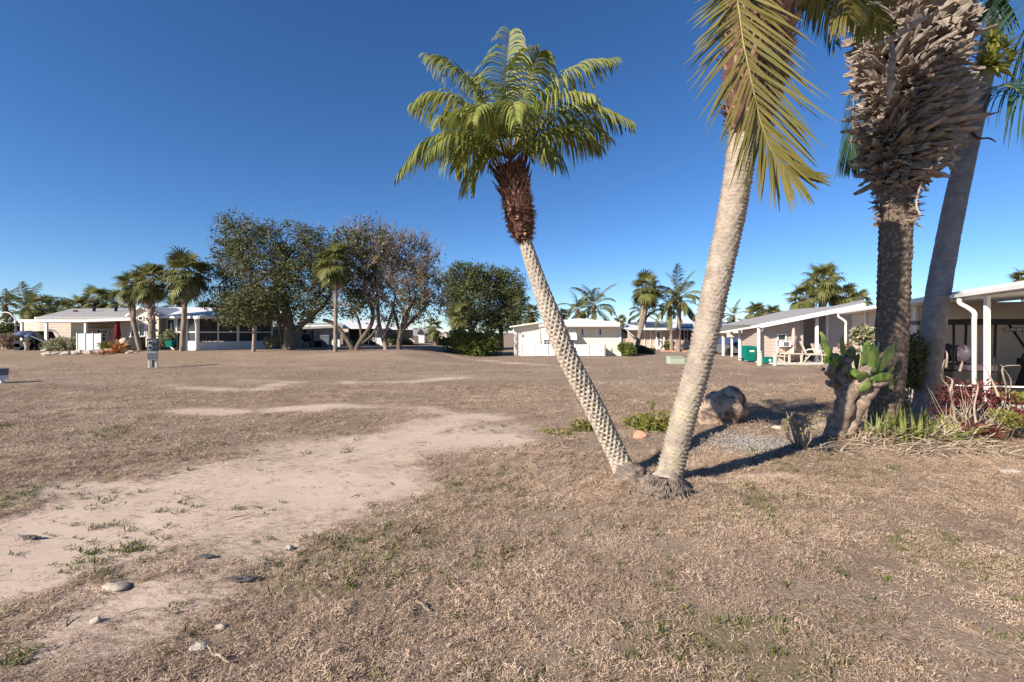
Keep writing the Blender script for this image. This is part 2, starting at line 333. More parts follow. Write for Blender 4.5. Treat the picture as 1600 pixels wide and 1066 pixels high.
def blades(n, rad, l0, l1, w, e0, e1, m, seed):
    rg = np.random.default_rng(seed); a = rg.uniform(0, 2 * np.pi, n); r = rad * np.sqrt(rg.uniform(0, 1, n)); b = np.stack([r * np.cos(a), r * np.sin(a), rg.uniform(-.004, .004, n)], -1)
    h = rg.uniform(0, 2 * np.pi, n); e = np.radians(rg.uniform(e0, e1, n)); ln = rg.uniform(l0, l1, n); ww = w * rg.uniform(.6, 1.4, n)
    d = np.stack([np.cos(h) * np.cos(e), np.sin(h) * np.cos(e), np.sin(e)], -1); s = np.stack([-np.sin(h), np.cos(h), rg.uniform(-.4, .4, n)], -1) * ww[:, None] / 2
    mid = b + d * ln[:, None] * .55; tip = mid + (d + np.array([0, 0, -.55])) * ln[:, None] * .5 + rg.uniform(-.006, .006, (n, 3))
    V = np.concatenate([np.stack([b - s, b + s, mid + s * .9, mid - s * .9], 1), np.stack([mid - s * .9, mid + s * .9, tip + s * .15, tip - s * .15], 1)], 0)
    me = arr_mesh('tuft', V, 4, m); return bpy.data.objects.new('tuft', me)
rg = np.random.default_rng(11)
def field(n, y0, y1, fx=1.25, mx=2.5):
    t = rg.uniform(0, 1, n); y = np.sqrt(y0 ** 2 + t * (y1 ** 2 - y0 ** 2)); x = rg.uniform(-1, 1, n) * (y * fx + mx); return x, y
def put(name, src, n, y0, y1, keep, s0, s1, tilt=.25):
    x, y = field(n, y0, y1); k = rg.uniform(0, 1, n) < keep(x, y); x, y = x[k], y[k]; n = len(x)
    z = ground_z(x, y) - .004
    rut = ((fbm(x * 6, y * 6, 61, 4) - .5) * .035) * (1 - ss(8, 18, y)); z = z + rut * (1 - .55 * sand_mask(x, y))
    rot = np.stack([rg.normal(0, tilt, n), rg.normal(0, tilt, n), rg.uniform(0, 6.28, n)], -1)
    return scatter(name, src, np.stack([x, y, z], -1), rot, rg.uniform(s0, s1, n))
def dens(x, y): 
    s = sand_mask(x, y); return (.012 + np.clip(1.0 - 1.7 * s, .0, 1) ** 1.1) * (.35 + .65 * ss(.3, .55, fbm(x * 1.6, y * 1.6, 71, 4))) * (.12 + .88 * ss(.40, .58, fbm(x * 8, y * 8, 73, 3)))
for i in range(4):
    put('dry_turf', blades(46, .075, .012, .040, .0028, -8, 44, M['blade'], 100 + i), 32000, 1.6, 7.0, dens, .7, 1.3, .3)
for i in range(2):
    put('dry_turf', blades(40, .15, .015, .05, .006, -5, 45, M['blade'], 110 + i), 26000, 6.6, 16, lambda x, y: dens(x, y) * (1 - .5 * ss(12, 16, y)), .8, 1.4)
put('dry_turf', blades(26, .30, .03, .07, .012, 0, 40, M['blade'], 115), 22000, 14, 34, lambda x, y: dens(x, y) * (1 - ss(22, 34, y)) * .8, .7, 1.3)
put('green_weeds', blades(26, .055, .02, .06, .006, 10, 75, M['bladegreen'], 121), 26000, 1.6, 9, lambda x, y: green_mask(x, y) * .55 + (.022 + .15 * (1 - ss(2.2, 5.5, y)) * ss(.5, .7, fbm(x * 3, y * 3, 59, 3))) * (1 - sand_mask(x, y)), .6, 1.3)
put('straw_litter', blades(7, .25, .04, .14, .0035, -4, 10, M['straw'], 131), 9000, 1.6, 10, lambda x, y: .22 * (1 - .6 * sand_mask(x, y)) + .45 * ss(1, 3.5, x) * ss(.45, .6, fbm(x, y, 77, 3)), .6, 1.3, .05)

# ================================================================== PALMS: shared pieces
def curve(pts, n):                                         # Catmull-Rom through pts
    pts = [Vector(p) for p in pts]; P_ = [pts[0] * 2 - pts[1]] + pts + [pts[-1] * 2 - pts[-2]]; out = []
    m = len(pts) - 1
    for i in range(n + 1):
        u = i / n * m; k = min(int(u), m - 1); t = u - k; a, b, c, d = P_[k:k + 4]
        out.append(.5 * ((2 * b) + (c - a) * t + (2 * a - 5 * b + 4 * c - d) * t * t + (3 * b - a - 3 * c + d) * t ** 3))
    return out
def trunk_mesh(name, pts, rads, rows, cols, disp, m):      # disp(u 0..1 about the trunk, v metres up) -> outward offset, baked attribute
    c = np.array(curve(pts, rows)); rr = np.interp(np.linspace(0, 1, rows + 1), np.linspace(0, 1, len(rads)), rads)
    T = np.gradient(c, axis=0); T /= np.linalg.norm(T, axis=1)[:, None]; v = np.concatenate([[0], np.cumsum(np.linalg.norm(np.diff(c, axis=0), axis=1))])
    ref = np.array([1., 0, 0]); U = ref - T * (T @ ref)[:, None]; U /= np.linalg.norm(U, axis=1)[:, None]; W_ = np.cross(T, U)
    u = np.arange(cols) / cols; uu, vv = np.meshgrid(u, v); d, a = disp(uu, vv)
    r = rr[:, None] + d; ang = uu * 2 * np.pi
    V = c[:, None, :] + r[..., None] * (np.cos(ang)[..., None] * U[:, None, :] + np.sin(ang)[..., None] * W_[:, None, :])
    idx = np.arange((rows + 1) * cols).reshape(rows + 1, cols); nx_ = np.roll(idx, -1, 1)
    F = np.stack([idx[:-1], nx_[:-1], nx_[1:], idx[1:]], -1).reshape(-1, 4).tolist() + [idx[-1].tolist()]
    me = bpy.data.meshes.new(name); me.from_pydata(V.reshape(-1, 3).tolist(), [], F); me.update()
    at = me.attributes.new('scar_shade', 'FLOAT', 'POINT'); at.data.foreach_set('value', np.clip(a, 0, 1).reshape(-1).astype(np.float32))  # dark tone: leaf scars and fibre, plus painted shade in the hollows
    me.polygons.foreach_set('use_smooth', [True] * len(me.polygons)); me.materials.append(m); return me
def unoise(u, v, fu, fv, seed):                            # noise that closes round the trunk
    a = u * 2 * np.pi; return .5 * (fbm(np.cos(a) * fu + v * .13, v * fv + np.sin(a) * fu, seed, 3) + fbm(np.sin(a) * fu + 9.1, v * fv - np.cos(a) * fu + v * .2, seed + 5, 3))
def frond_mb(path, nl, llen, w, a0=80, a1=28, droop=.5, up=(0, 0, 1), seed=0, rr=.012, s0=.14, lift=.15, segs=4, both=(1, 1), rach=None, bunch=0):
    rg_ = random.Random(seed); C = curve(path, 40); mb = MB(); rb = rach if rach is not None else mb
    rb.tube(C[::4], [rr * (1 - .85 * i / 10) for i in range(11)], 5)
    up0 = Vector(up)
    for i in range(nl):
        s = s0 + (1 - s0) * (i + rg_.uniform(-.3, .3)) / nl; s = min(max(s, 0), .999); k = s * 40; j = int(k); P0 = C[j].lerp(C[j + 1], k - j)
        T = (C[min(j + 1, 40)] - C[max(j - 1, 0)]).normalized(); S = T.cross(up0)
        if S.length < .05: S = T.cross(Vector((0, 1, 0)))
        S.normalize(); n = S.cross(T).normalized(); t = (s - s0) / (1 - s0)
        prof = (.35 + .65 * math.sin(min(1, .12 + t * 1.15) * math.pi * .62 + .1)) * (1 - .62 * max(0, t - .55) / .45)
        for sg in (-1, 1):
            if rg_.random() > both[0 if sg < 0 else 1]: continue
            a = R(a0 + (a1 - a0) * t + rg_.uniform(-7, 7)); d = (T * math.cos(a) + S * sg * math.sin(a) + n * (lift + rg_.uniform(-.12, .12))).normalized()
            Ln = llen * prof * rg_.uniform(.85, 1.1); ww = w * rg_.uniform(.75, 1.2); pts = [P0]; q = P0; wv0 = None; row = []
            for g in range(segs + 1):
                f = g / segs; wd = ww * (.55, .95, 1, .7, .12)[min(4, round(f * 4))]
                wv = (T - d * T.dot(d)); wv = wv.normalized() if wv.length > .05 else n.copy()
                wv = (wv + n * sg * .35).normalized(); row.append((q - wv * wd / 2, q + wv * wd / 2))
                d = (d + Vector((0, 0, -droop * (.5 + f) / segs * 2))).normalized(); q = q + d * Ln / segs
            mb.add([p for r_ in row for p in r_], [(2 * g, 2 * g + 1, 2 * g + 3, 2 * g + 2) for g in range(segs)])
    return mb
def arch(o, az, el, L_, fall, n=6):                        # a frond's midrib rising at el and bending over
    pts = [Vector(o)]; e = R(el); d0 = Vector((math.cos(az), math.sin(az), 0))
    for i in range(n):
        e -= R(fall) / n * (.4 + 1.2 * i / n); pts.append(pts[-1] + (d0 * math.cos(e) + Vector((0, 0, math.sin(e)))) * L_ / n)
    return pts
# ================================================================== THE FOUR NEAR PALMS
M['trunkpegs'] = attr_mat('pegged_trunk', 'scar_shade', (.085, .06, .045), (.455, .395, .325), (.30, .255, .21), 9)
M['trunkrings'] = attr_mat('ringed_trunk', 'scar_shade', (.14, .105, .08), (.43, .362, .30), (.275, .23, .19), 8)
M['trunkgrey'] = attr_mat('grey_trunk', 'scar_shade', (.13, .12, .115), (.25, .235, .23), (.165, .155, .155), 5)
for k in ('trunkpegs', 'trunkrings'):                      # greenish lichen low on both trunks, a real stain with its own shape
    m = M[k]; N_ = m.node_tree.nodes; L_ = m.node_tree.links; p = N_['Principled BSDF']; s_ = p.inputs['Base Color'].links[0].from_socket
    g_ = N_.new('ShaderNodeNewGeometry'); sp = N_.new('ShaderNodeSeparateXYZ'); L_.new(g_.outputs['Position'], sp.inputs[0])
    r_ = N_.new('ShaderNodeMapRange'); r_.inputs[1].default_value = 1.9; r_.inputs[2].default_value = .3; L_.new(sp.outputs[2], r_.inputs[0])
    n_ = N_.new('ShaderNodeTexNoise'); n_.inputs['Scale'].default_value = 5; n_.inputs['Detail'].default_value = 5; L_.new(g_.outputs['Position'], n_.inputs['Vector'])
    r2 = N_.new('ShaderNodeMapRange'); r2.inputs[1].default_value = .50; r2.inputs[2].default_value = .80; L_.new(n_.outputs[0], r2.inputs[0])
    mu = N_.new('ShaderNodeMath'); mu.operation = 'MULTIPLY'; L_.new(r_.outputs[0], mu.inputs[0]); L_.new(r2.outputs[0], mu.inputs[1])
    mx = N_.new('ShaderNodeMix'); mx.data_type = 'RGBA'; L_.new(mu.outputs[0], mx.inputs[0]); L_.new(s_, mx.inputs[6]); mx.inputs[7].default_value = (.44, .41, .25, 1); L_.new(mx.outputs[2], p.inputs['Base Color'])
M['rootmat'] = mat('root_mass', (.25, .20, .165), (.11, .085, .07), 22, .95, .02, 40)

# palm 1: slender, leaning left, pegged leaf scars
D1 = 5.75; b1 = gp(985, 752)
p1 = thing('palm_tree', 'slender palm leaning left with pegged diamond leaf scars and full feathery crown', 'palm', b1)
P1 = [b1 + Vector((0, 0, -.1))] + [px(x, y, D1) for x, y in [(972, 728), (930, 640), (888, 560), (856, 480), (836, 425), (820, 376), (815, 360)]]
def pegs(u, v):
    w1 = .8 * (unoise(u, v, 2.2, 5, 3) - .5); w2 = .8 * (unoise(u, v, 2.2, 5, 13) - .5); wear = ss(.42, .62, unoise(u, v, 1.4, 2.2, 33))
    a_ = u * 11 + v / .098 + w1; c_ = -u * 10 + v / .105 + w2; fa = a_ - np.floor(a_); fc = c_ - np.floor(c_)
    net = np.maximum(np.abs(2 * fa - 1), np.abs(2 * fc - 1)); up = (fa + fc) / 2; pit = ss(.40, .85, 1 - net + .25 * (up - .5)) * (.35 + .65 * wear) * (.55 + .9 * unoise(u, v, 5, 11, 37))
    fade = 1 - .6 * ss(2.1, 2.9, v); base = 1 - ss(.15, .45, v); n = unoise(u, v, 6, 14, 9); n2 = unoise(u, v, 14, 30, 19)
    return fade * (.014 * net + .016 * (1 - np.abs(2 * up - .5)) * net - .030 * pit) + .02 * (n - .5) + .010 * (n2 - .5) + .05 * base * (unoise(u, v, 3, 4, 12)), pit * fade * .9 + .5 * base * n + .35 * ss(.58, .75, n2)  # pit tone is brown fibre with the shade of the holes painted in
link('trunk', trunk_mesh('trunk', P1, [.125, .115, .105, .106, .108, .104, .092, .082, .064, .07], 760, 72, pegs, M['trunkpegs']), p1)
MB().blob(b1 + Vector((.03, .05, .03)), (.19, .17, .14), 4, .18, 26, 14, 3).build('root_bulb', M['rootmat'], p1, True)
# the bristly boot sheath under the crown
c0, c1 = px(820, 380, D1), px(797, 258, D1); axis = (c1 - c0)
prof = [(.0, .08), (.10, .14), (.22, .185), (.38, .21), (.52, .20), (.66, .185), (.80, .165), (.92, .15), (1.0, .13)]
core = MB().tube([c0 + axis * t for t, r in prof], [r * .86 for t, r in prof], 18); core.build('boot_core', M['fibre'], p1, True)
rg3 = random.Random(5); mb = MB(); ax = axis.normalized(); U0 = ax.orthogonal().normalized(); V0 = ax.cross(U0)
for i in range(900):
    t = rg3.random() ** .9; r = np.interp(t, [a for a, _ in prof], [b for _, b in prof]) * .86; a = rg3.uniform(0, 6.283); o = U0 * math.cos(a) + V0 * math.sin(a); tg = ax.cross(o)
    P0 = c0 + axis * t + o * r; up_ = rg3.uniform(.2, .9) if t > .45 else rg3.uniform(-.5, .3); d = (ax * up_ + o * rg3.uniform(.35, .9) + tg * rg3.uniform(-.5, .5)).normalized()
    ln = rg3.uniform(.04, .085) * (1.35 if t > .6 else .85); w = rg3.uniform(.012, .026); wv = tg * w; e = P0 + d * ln
    mb.add([P0 - wv, P0 + wv, P0 + d * ln * .6 + wv * .6 + o * .008, e, P0 + d * ln * .6 - wv * .6], [(0, 1, 2, 4), (4, 2, 3)])
o = mb.build('boot_scales', M['fibrescale'], p1); o['kind'] = 'stuff'
stub = MB()
for i in range(60):
    a = i * 2.4; o = U0 * math.cos(a) + V0 * math.sin(a); t = .55 + .5 * rg3.random(); q = c0 + axis * t + o * .15
    stub.tube([q, q + ax * .13 + o * .05, q + ax * .24 + o * .11], [.014, .011, .005], 5)
stub.build('petiole_stubs', M['fibre'], p1)
O1 = px(798, 250, D1)
FR1 = [((786, 150), (797, 48), .35, .2), ((744, 110), (672, 88), .2, .3), ((718, 122), (650, 160), -.1, .35), ((688, 165), (626, 268), -.35, .45), ((716, 178), (668, 240), -.7, .45), ((752, 120), (738, 190), -1.2, .6),
       ((797, 110), (808, 190), -1.35, .7), ((838, 110), (958, 92), .1, .3), ((870, 128), (984, 190), -.1, .35), ((855, 130), (925, 148), -.8, .4), ((870, 175), (935, 228), .3, .4), ((838, 190), (868, 255), -.5, .5),
       ((748, 215), (737, 292), -.2, .5), ((826, 110), (842, 82), -.35, .4), ((770, 95), (742, 130), .6, .5), ((730, 160), (690, 190), .7, .5), ((880, 165), (950, 215), .75, .5),
       ((742, 140), (718, 178), -.95, .5), ((730, 200), (712, 262), .4, .5)]
for i, (cc, tp, dz, lf) in enumerate(FR1):
    a, m_, e = O1, px(*cc, D1 + dz * .45), px(*tp, D1 + dz); pts = [a.lerp(m_, t).lerp(m_.lerp(e, t), t) for t in (0, .2, .4, .6, .8, 1)]
    L0 = sum((pts[j + 1] - pts[j]).length for j in range(5))
    rb = MB(); fm = frond_mb(pts, int(38 + 12 * L0), .58, .020, 64, 30, 1.45, (0, 0, 1) if i != 0 else (0, -.6, .8), 30 + i, .013, .16, .34, 5, rach=rb)
    fr = fm.build('frond', M['queennear'], p1); link('rachis', rb.mesh('rachis', M['rachis'], True), None).parent = fr

# palm 2: stout ringed trunk leaning right, its crown above the picture
D2 = 5.45; b2 = gp(1040, 766)
p2 = thing('palm_tree', 'stout pale palm with closely ringed trunk leaning right, long olive frond hanging before it', 'palm', b2)
P2 = [b2 + Vector((-.02, 0, -.1))] + [px(x, y, D2) for x, y in [(1045, 745), (1066, 660), (1094, 560), (1118, 450), (1140, 350), (1157, 250), (1168, 170), (1180, 60), (1196, -60)]]
def rings(u, v):
    ph = v / .050 + 1.5 * (unoise(u, v, .9, 1.2, 17) - .5) + .75 * (unoise(u, v, 3.2, 7, 19) - .5) + .35 * (unoise(u, v, 8, 16, 23) - .5)
    s = ph - np.floor(ph); k = np.floor(ph); seg = fbm(u * 14 + k * 3.7, k * 5.1, 29, 2)
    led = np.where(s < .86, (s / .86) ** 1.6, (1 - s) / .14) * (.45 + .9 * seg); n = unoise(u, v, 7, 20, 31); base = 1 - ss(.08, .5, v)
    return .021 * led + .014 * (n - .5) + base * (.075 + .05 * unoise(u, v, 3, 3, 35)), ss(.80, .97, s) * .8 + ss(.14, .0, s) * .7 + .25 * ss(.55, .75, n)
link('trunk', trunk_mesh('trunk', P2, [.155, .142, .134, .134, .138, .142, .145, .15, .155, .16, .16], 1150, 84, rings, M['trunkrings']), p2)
MB().blob(b2 + Vector((-.03, .02, .0)), (.27, .24, .15), 9, .20, 40, 20, 4).build('root_bulb', M['rootmat'], p2, True)
rootm = MB()
for i in range(520):
    a = rg3.uniform(0, 6.283); r = .14 + .12 * rg3.random(); z0 = .17 * (1 - (r - .14) / .14)
    q = b2 + Vector((r * math.cos(a) - .03, r * math.sin(a), z0)); rootm.tube([q, q + Vector((math.cos(a) * .03 + rg3.uniform(-.02, .02), math.sin(a) * .03 + rg3.uniform(-.02, .02), -.035))], [.007, .004], 4)
o = rootm.build('root_stubs', M['rootmat'], p2); o['kind'] = 'stuff'
# dark boots below its crown
bt = MB(); q0, q1 = px(1168, 215, D2), px(1198, -70, D2); ax2 = (q1 - q0); MB().tube([q0 + ax2 * t for t in (0, .15, .35, .7, 1)], [.20, .26, .34, .36, .30], 18).build('boot_core', M['fibre'], p2, True)
A2 = ax2.normalized(); U2 = A2.orthogonal().normalized(); V2 = A2.cross(U2)
for i in range(700):
    t = rg3.random(); r = np.interp(t, [0, .15, .35, .7, 1], [.19, .25, .33, .35, .29]); a = rg3.uniform(0, 6.283); o_ = U2 * math.cos(a) + V2 * math.sin(a); tg = A2.cross(o_)
    P0 = q0 + ax2 * t + o_ * r; d = (A2 * rg3.uniform(.2, 1) + o_ * rg3.uniform(.3, .8) + tg * rg3.uniform(-.3, .3)).normalized(); ln = rg3.uniform(.06, .14); wv = tg * rg3.uniform(.02, .04)
    bt.add([P0 - wv, P0 + wv, P0 + d * ln + wv * .5, P0 + d * ln - wv * .5], [(0, 1, 2, 3)])
o = bt.build('boot_scales', M['fibrescale'], p2); o['kind'] = 'stuff'
O2 = px(1200, -90, D2)
def add_frond(root, pts, nl, llen, w, lm, **kw):
    rb = MB(); fm = frond_mb(pts, nl, llen, w, rach=rb, **kw); fr = fm.build('frond', lm, root); r_ = link('rachis', rb.mesh('rachis', M['rachis'], True)); r_.parent = fr; return fr
add_frond(p2, [px(1190, -120, 5.3), px(1158, -95, 4.95), px(1146, -40, 4.75), px(1154, 10, 4.62), px(1161, 65, 4.55), px(1177, 140, 4.5), px(1194, 210, 4.5), px(1216, 252, 4.5), px(1246, 276, 4.5)],
          84, .95, .026, M['frondfront'], a0=58, a1=24, droop=.10, up=(.1, -1, .15), seed=77, rr=.016, s0=.10, lift=.10, segs=4)
add_frond(p2, [O2, px(1262, -90, 5.7), px(1305, -30, 5.9), px(1325, 25, 6.0)], 58, .75, .024, M['frondfront'], a0=60, a1=30, droop=.55, seed=78, rr=.014, lift=.1)
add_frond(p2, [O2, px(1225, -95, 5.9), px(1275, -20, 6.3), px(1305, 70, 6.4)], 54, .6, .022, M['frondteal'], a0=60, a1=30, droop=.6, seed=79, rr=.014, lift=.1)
for i in range(36):  # crown mostly out of frame, fronds thickened and angled to steer its shade
    az = i * 2.399 + .4; el = 8 + 34 * ((i * 7) % 36) / 36
    fall_ = 52
    if math.sin(az) < .1 or math.cos(az) < .25: el = 54 + el * .4; fall_ = 34
    add_frond(p2, arch(O2 + Vector((0, 0, .1)), az, el, 2.4, fall_), 60, .70, .038, M['queennear'], a0=60, a1=25, droop=.3, seed=90 + i, rr=.015, s0=.16, lift=.2, segs=3)

# palm 3: thick rough trunk under a huge collar of dead leaf bases
D3 = 8.4; b3 = gat(1384, D3)
p3 = thing('palm_tree', 'thick rough trunked palm with a huge shaggy collar of dead leaf bases', 'palm', b3)
P3 = [b3 + Vector((0, 0, -.1))] + [px(x, y, D3) for x, y in [(1384, 640), (1393, 540), (1397, 440), (1400, 340), (1406, 260), (1420, 150), (1426, 40), (1428, -100)]]
def rough(u, v):
    n = unoise(u, v, 5, 9, 41); n2 = unoise(u, v, 14, 26, 43); r = np.sin(v * 62 + 4 * unoise(u, v, 2, 3, 45)); pk = ss(.60, .72, unoise(u, v, 11, 13, 47))
    return .05 * (n - .5) + .03 * (n2 - .5) + .006 * r - .02 * pk, .0 * n
link('trunk', trunk_mesh('trunk', P3, [.30, .245, .24, .24, .24, .24, .245, .26, .26], 420, 90, rough, M['trunkrough']), p3)
hb = MB()
for i in range(220):
    t = rg3.random(); a = rg3.uniform(0, 6.283); c = px(1400 + rg3.uniform(-3, 3), 292 + 60 * t, D3); o_ = Vector((math.cos(a), math.sin(a), 0)); tg = Vector((-o_.y, o_.x, 0)); P0 = c + o_ * (.245 + .02 * (1 - t)); d = (o_ * .4 + tg * rg3.uniform(-1, 1) + Vector((0, 0, rg3.uniform(-.6, .4)))).normalized(); ln = rg3.uniform(.06, .17)
    wv = Vector((0, 0, .02)); hb.add([P0 - wv, P0 + wv, P0 + d * ln + wv * .3 + o_ * .02, P0 + d * ln - wv * .3 + o_ * .02], [(0, 1, 2, 3)])
o = hb.build('husk_shreds', M['husk'], p3); o['kind'] = 'stuff'
MB().tube(curve([px(1385, 292, 8.05), px(1376, 320, 8.02), px(1379, 350, 8.05), px(1373, 390, 8.05), px(1377, 420, 8.06), px(1372, 470, 8.04), px(1366, 520, 8.0)], 24), .007, 5).build('hanging_vine', M['dark'], p3)
MB().tube(curve([px(1440, 285, 7.95), px(1434, 305, 7.9), px(1432, 322, 7.92), px(1438, 336, 7.9)], 12), .014, 5).build('hanging_root', M['straw'], p3)
def boot_mesh(seed):                                       # a curled, split, dried leaf base: a trough with thickness
    r = random.Random(seed); L_ = r.uniform(.34, .56); w = r.uniform(.05, .105); n = 5; curl = r.uniform(.25, .75); bend = r.uniform(-.18, .12); tw = r.uniform(-.5, .5); top = []; bot = []
    for i in range(n):
        t = i / (n - 1); ww = w * (1.05 - .28 * t) * (1 if i < n - 1 else r.uniform(.55, 1.0)); row = []
        for j in (-1, -.4, .4, 1):
            y = j * ww; z = abs(j) ** 2 * ww * curl * (1 + t) + bend * t * t; ca, sa = math.cos(tw * t), math.sin(tw * t); row.append(Vector((L_ * t + r.uniform(-.01, .01) * t + (r.uniform(-.09, .06) if i == n - 1 else 0), y * ca - z * sa, y * sa + z * ca)))
        top.append(row); bot.append([p - Vector((0, 0, .014)) for p in row])
    V = [p for r_ in top for p in r_] + [p for r_ in bot for p in r_]; k = n * 4; F = []
    for i in range(n - 1):
        for j in range(3):
            a = i * 4 + j; F.append((a, a + 1, a + 5, a + 4)); F.append((a + k, a + k + 4, a + k + 5, a + k + 1))
        F.append((i * 4, i * 4 + 4, i * 4 + 4 + k, i * 4 + k)); F.append((i * 4 + 3, i * 4 + 3 + k, i * 4 + 7 + k, i * 4 + 7))
    F.append(tuple((n - 1) * 4 + j for j in range(4)) + tuple((n - 1) * 4 + j + k for j in (3, 2, 1, 0))); m = MB(); m.add(V, F); return m
BM = [boot_mesh(200 + i) for i in range(12)]; BME = [b.mesh('boot', M['boot']) for b in BM]
env_y = [296, 285, 262, 235, 200, 150, 110, 70, 30, -30, -90]; env_r = [29, 42, 56, 66, 70, 71, 76, 78, 76, 74, 68]; env_x = [1402, 1404, 1412, 1420, 1426, 1428, 1423, 1424, 1426, 1428, 1428]
rest = MB(); cand = []
yy = 296.0
MB().tube([px(np.interp(y, env_y[::-1], env_x[::-1]), y, D3) for y in (300, 270, 235, 200, 150, 100, 50, 0, -60, -110)], [(np.interp(y, env_y[::-1], env_r[::-1])) * D3 / FPX * .62 for y in (300, 270, 235, 200, 150, 100, 50, 0, -60, -110)], 20).build('boot_core', M['fibre'], p3, True)
while yy > -90:
    rpx = np.interp(yy, env_y[::-1], env_r[::-1]); R_ = rpx * D3 / FPX; inner = R_ * .52; c = px(np.interp(yy, env_y[::-1], env_x[::-1]), yy, D3); nn = int(2 * math.pi * inner / .082); ph = rg3.random() * 6
    for j in range(nn):
        a = ph + j / nn * 6.283 + rg3.uniform(-.07, .07); el = np.interp(yy, [-90, 60, 100, 180, 300], [62, 44, 16, 8, -10]) + rg3.gauss(0, 13); sw = (rg3.gauss(.85, .5) if yy > 95 else rg3.gauss(.2, .4)); roll = rg3.gauss(0, .28)
        o_ = Vector((math.cos(a), math.sin(a), 0)); Lx = (o_ * math.cos(R(el)) + Vector((0, 0, math.sin(R(el))))).normalized(); side = Vector((-o_.y, o_.x, 0)); Lx = (Lx + side * sw).normalized(); Zx = Lx.cross(side).normalized() * -1; Yx = Zx.cross(Lx)
        if Zx.z < 0: Zx, Yx = -Zx, -Yx
        mt = Matrix((Lx, Yx, Zx)).transposed() @ Matrix.Rotation(roll, 3, 'X'); need = (R_ - inner) * rg3.uniform(.6, 1.18); v = rg3.randrange(12); s_ = need / .45 * math.sqrt(1 + .55 * sw * sw)
        wid = .82 if yy > 95 else 1.45; M4 = Matrix.LocRotScale(c + o_ * inner + Vector((0, 0, rg3.uniform(-.02, .02))), mt.to_quaternion(), Vector((s_, wid, wid))); cand.append((o_.y - (0 if 0 < yy < 300 else 1) * -9, v, M4))
    yy -= 6.6
cand.sort(key=lambda q: q[0])
for k, (f, v, M4) in enumerate(cand):
    if k < 300:
        ob = link('boot', BME[v]); ob.parent = p3; ob.matrix_parent_inverse = Matrix.Translation(-Vector(p3.location)); ob.matrix_basis = M4
    else: rest.add([M4 @ Vector(p) for p in BM[v].v], BM[v].f)
o = rest.build('boots', M['boot'], p3); o['kind'] = 'stuff'
bs = MB()                                                  # the two big spathes lying over the boots
for pts, w in (([px(1392, 52, 7.25), px(1394, 90, 7.2), px(1391, 128, 7.2), px(1387, 160, 7.22)], .12), ([px(1320, 88, 7.5), px(1390, 62, 7.2), px(1430, 36, 7.1), px(1455, 25, 7.1)], .10)):
    C = curve(pts, 10)
    for i in range(10):
        f0, f1 = math.sin(math.pi * (i + .4) / 11), math.sin(math.pi * (i + 1.4) / 11); t = (C[i + 1] - C[i]).normalized(); s_ = t.cross(Vector((0, -1, 0))).normalized(); n_ = Vector((0, -.03, 0))
        bs.hexa([C[i] - s_ * w * f0 / 2, C[i] + s_ * w * f0 / 2, C[i + 1] + s_ * w * f1 / 2, C[i + 1] - s_ * w * f1 / 2, C[i] - s_ * w * f0 * .3 + n_, C[i] + s_ * w * f0 * .3 + n_, C[i + 1] + s_ * w * f1 * .3 + n_, C[i + 1] - s_ * w * f1 * .3 + n_])
bs.build('dry_spathe', M['boot'], p3)
O3 = px(1428, -105, D3)
for i in range(12):  # unseen fronds above the frame, added to cast shade
    add_frond(p3, arch(O3, i * 2.399, 48 + 32 * (i % 4) / 3, 3.0, 40), 44, .6, .032, M['queennear'], a0=60, a1=25, droop=.25, seed=300 + i, rr=.02, s0=.16, lift=.2, segs=3)

# palm 4: smooth grey trunk leaning right behind it
D4 = 10.3; b4 = gat(1447, D4)
p4 = thing('palm_tree', 'smooth grey trunked palm leaning right behind the shaggy palm', 'palm', b4)
P4 = [b4 + Vector((0, 0, -.1))] + [px(x, y, D4) for x, y in [(1447, 630), (1453, 560), (1464, 470), (1478, 390), (1494, 310), (1512, 230), (1532, 140), (1556, 20), (1572, -70)]]
def smooth4(u, v):
    ph = v / .085 + .5 * (unoise(u, v, 1, 2, 53) - .5); s = ph - np.floor(ph); n = unoise(u, v, 5, 9, 55)
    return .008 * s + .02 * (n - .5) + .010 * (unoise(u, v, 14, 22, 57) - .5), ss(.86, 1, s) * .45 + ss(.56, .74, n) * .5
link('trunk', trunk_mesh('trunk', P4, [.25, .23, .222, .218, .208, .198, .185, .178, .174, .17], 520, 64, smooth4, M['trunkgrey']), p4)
O4 = px(1576, -100, D4)
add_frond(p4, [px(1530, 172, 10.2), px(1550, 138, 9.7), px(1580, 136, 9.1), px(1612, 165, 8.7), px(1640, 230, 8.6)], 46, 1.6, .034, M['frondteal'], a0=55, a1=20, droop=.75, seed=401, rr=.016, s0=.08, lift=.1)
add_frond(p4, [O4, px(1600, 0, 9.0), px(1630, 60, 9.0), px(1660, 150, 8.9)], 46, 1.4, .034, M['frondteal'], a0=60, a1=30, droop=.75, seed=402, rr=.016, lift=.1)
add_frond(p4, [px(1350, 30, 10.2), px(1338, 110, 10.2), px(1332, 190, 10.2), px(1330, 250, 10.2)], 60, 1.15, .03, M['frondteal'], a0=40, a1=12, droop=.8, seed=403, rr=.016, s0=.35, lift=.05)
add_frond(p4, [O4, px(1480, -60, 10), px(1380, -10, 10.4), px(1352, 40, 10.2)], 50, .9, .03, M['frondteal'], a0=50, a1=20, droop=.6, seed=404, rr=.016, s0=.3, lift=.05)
add_frond(p4, [O4, px(1560, -30, 9.4), px(1552, 10, 9.5), px(1545, 60, 9.5)], 40, .9, .03, M['frondteal'], a0=50, a1=20, droop=.6, seed=405, rr=.016, s0=.3, lift=.05)
